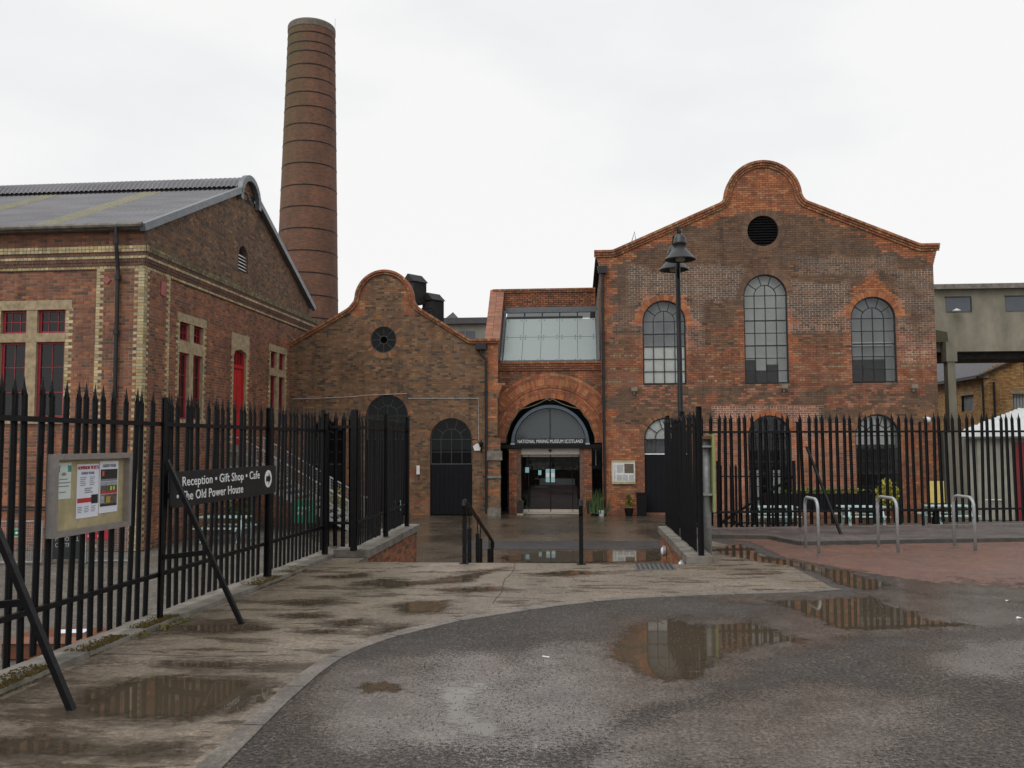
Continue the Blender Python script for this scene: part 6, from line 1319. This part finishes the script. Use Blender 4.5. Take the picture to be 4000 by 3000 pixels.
def exit_sign(loc, rz, label):
    T = thing('exit_sign', label, 'sign', loc, rz); obj('panel', MB().prism([(0, 0), (.24, 0), (.24, .2), (0, .2)], pY, 0, .01), M_PAPER2, T); obj('green_field', MB().prism([(.015, .015), (.225, .015), (.225, .185), (.015, .185)], pY, .01, .012), M_GREEN, T); obj('arrow', MB().prism([(.04, .1), (.08, .06), (.08, .085), (.13, .085), (.13, .115), (.08, .115), (.08, .14)], pY, .012, .014), M_LETTER, T)
    obj('running_figure', MB().prism([(.15, .05), (.165, .05), (.18, .09), (.2, .06), (.21, .07), (.185, .12), (.2, .14), (.175, .16), (.155, .12)], pY, .012, .014), M_LETTER, T)
exit_sign((-13.95, 20.7, -.42), rad(8), 'green exit sign with arrow on the left mesh panel'); exit_sign((-3.74, 17.5, .48), rad(70), 'green exit sign with arrow low on the stair wall railings')
T = thing('brown_crate', 'brown plastic box with a white paper on its lid behind the plinth', 'box', (-7.35, 12.1, ZL), rad(4)); obj('body', MB().box((-.65, -.4, 0), (.65, .4, .22)), M_BROWN, T); obj('lid', MB().quadset([(-.7, -.45, .22), (.7, -.45, .22), (.7, .45, .22), (-.7, .45, .22), (-.55, -.3, .28), (.55, -.3, .28), (.55, .3, .28), (-.55, .3, .28)], [(0, 1, 5, 4), (1, 2, 6, 5), (2, 3, 7, 6), (3, 0, 4, 7), (4, 5, 6, 7)]), M_BROWN, T)
o = obj('paper_sheet', MB().box((-.2, -.13, 0), (.2, .13, .004)), M_PAPER, None, loc=(-7.25, 12.15, ZL+.284), rot=(0, 0, .2)); tag(o, 'white paper sheet lying on the brown box lid', 'paper')
T = thing('trailing_wall_pipe', 'pair of thin pipes running along the lower brick wall', 'pipe', (-16, 22.9, .05)); obj('tube', MB().tube([(0, 0, 0), (3.0, -.05, .03)], .025, 6), M_PIPE, T); obj('clip', MB().cbox((1.5, 0, .015), (.05, .08, .07)), M_PIPE, T)
# ================================================================== MOSS, WEEDS, LITTER
def moss():
    mb = MB()
    for _ in range(9000):
        y = random.uniform(5.5, 13.8)
        if mnoise.noise(Vector((y*1.1, 3, 0))) < .05 and y > 6.6: continue
        xi = float(inner(y)); x = xi-abs(random.gauss(0, .07))-.0 if random.random() < .6 else random.uniform(fx(y)-.05, xi); zz = .055 if x < xi-.012 else .01; s_ = random.uniform(.004, .013); h = random.uniform(.003, .014); a = random.uniform(0, 6.28)
        mb.quadset([(x+s_*math.cos(a), y+s_*math.sin(a), zz), (x-s_*math.sin(a), y+s_*math.cos(a), zz), (x-s_*math.cos(a), y-s_*math.sin(a), zz), (x+s_*math.sin(a), y-s_*math.cos(a), zz), (x, y, zz+h)], [(0, 1, 4), (1, 2, 4), (2, 3, 4), (3, 0, 4)])
    o = obj('moss', mb, M_MOSS); o['kind'] = 'stuff'; o['label'] = 'brown and green moss growing along the fence plinth'; o['category'] = 'moss'
    mb = MB()
    for c in ((-4.15, 8.55), (-4.12, 8.9), (-4.2, 8.2)): leaves(mb, (*c, .02), (.07, .14, .015), 40, .035)
    tag(obj('weeds', mb, mat('weed_green', (.16, .15, .03), .7)), 'yellow-green weeds sprouting at the foot of the mossy plinth', 'weeds')['kind'] = 'stuff'
moss()
def grit():
    mb = MB()
    for _ in range(15000):
        x, y = random.uniform(-2.0, 6), random.uniform(4.4, 12.5)
        if mnoise.noise(Vector((x*.7, y*.7, 9))) < -.1: continue
        if y < 11 and x < np.interp(y, [p[1] for p in CURVE], [p[0] for p in CURVE])+.02: continue
        s_ = random.uniform(.003, .010); a = random.uniform(0, 6.28); zz = .002
        mb.quadset([(x+s_*math.cos(a), y+s_*math.sin(a), zz), (x-s_*math.sin(a), y+s_*math.cos(a), zz), (x-s_*math.cos(a), y-s_*math.sin(a), zz), (x+s_*math.sin(a), y-s_*math.cos(a), zz), (x, y, zz+s_)], [(0, 1, 4), (1, 2, 4), (2, 3, 4), (3, 0, 4)])
    o = obj('grit', mb, mat('loose_chippings', (.105, .088, .07), .7, 0, .8, 400)); o['kind'] = 'stuff'; o['label'] = 'loose stone chippings scattered over the wet road'; o['category'] = 'grit'
grit()
tag(obj('cigarette_end', MB().tube([(0, 0, .008), (.06, -.03, .008)], .006, 6), M_WHITE, loc=(-.33, 7.65, .004)), 'white cigarette end lying on the dark asphalt', 'cigarette end')
for i, (x, y) in enumerate(((4.9, 10.6), (5.3, 10.2), (4.6, 9.6))):
    mb = MB().quadset([(0, 0, .004), (.05, .01, .02), (.06, .05, .006), (.01, .04, .012)], [(0, 1, 2, 3)]); mb.quadset([(0, 0, .002), (.05, .01, .016), (.06, .05, .002), (.01, .04, .008)], [(3, 2, 1, 0)])
    tag(obj('paper_scrap', mb, M_WHITE, loc=(x, y, .002), rot=(0, 0, i*1.3)), 'white scrap of paper lying on the wet road', 'litter', 'paper scraps on the road')
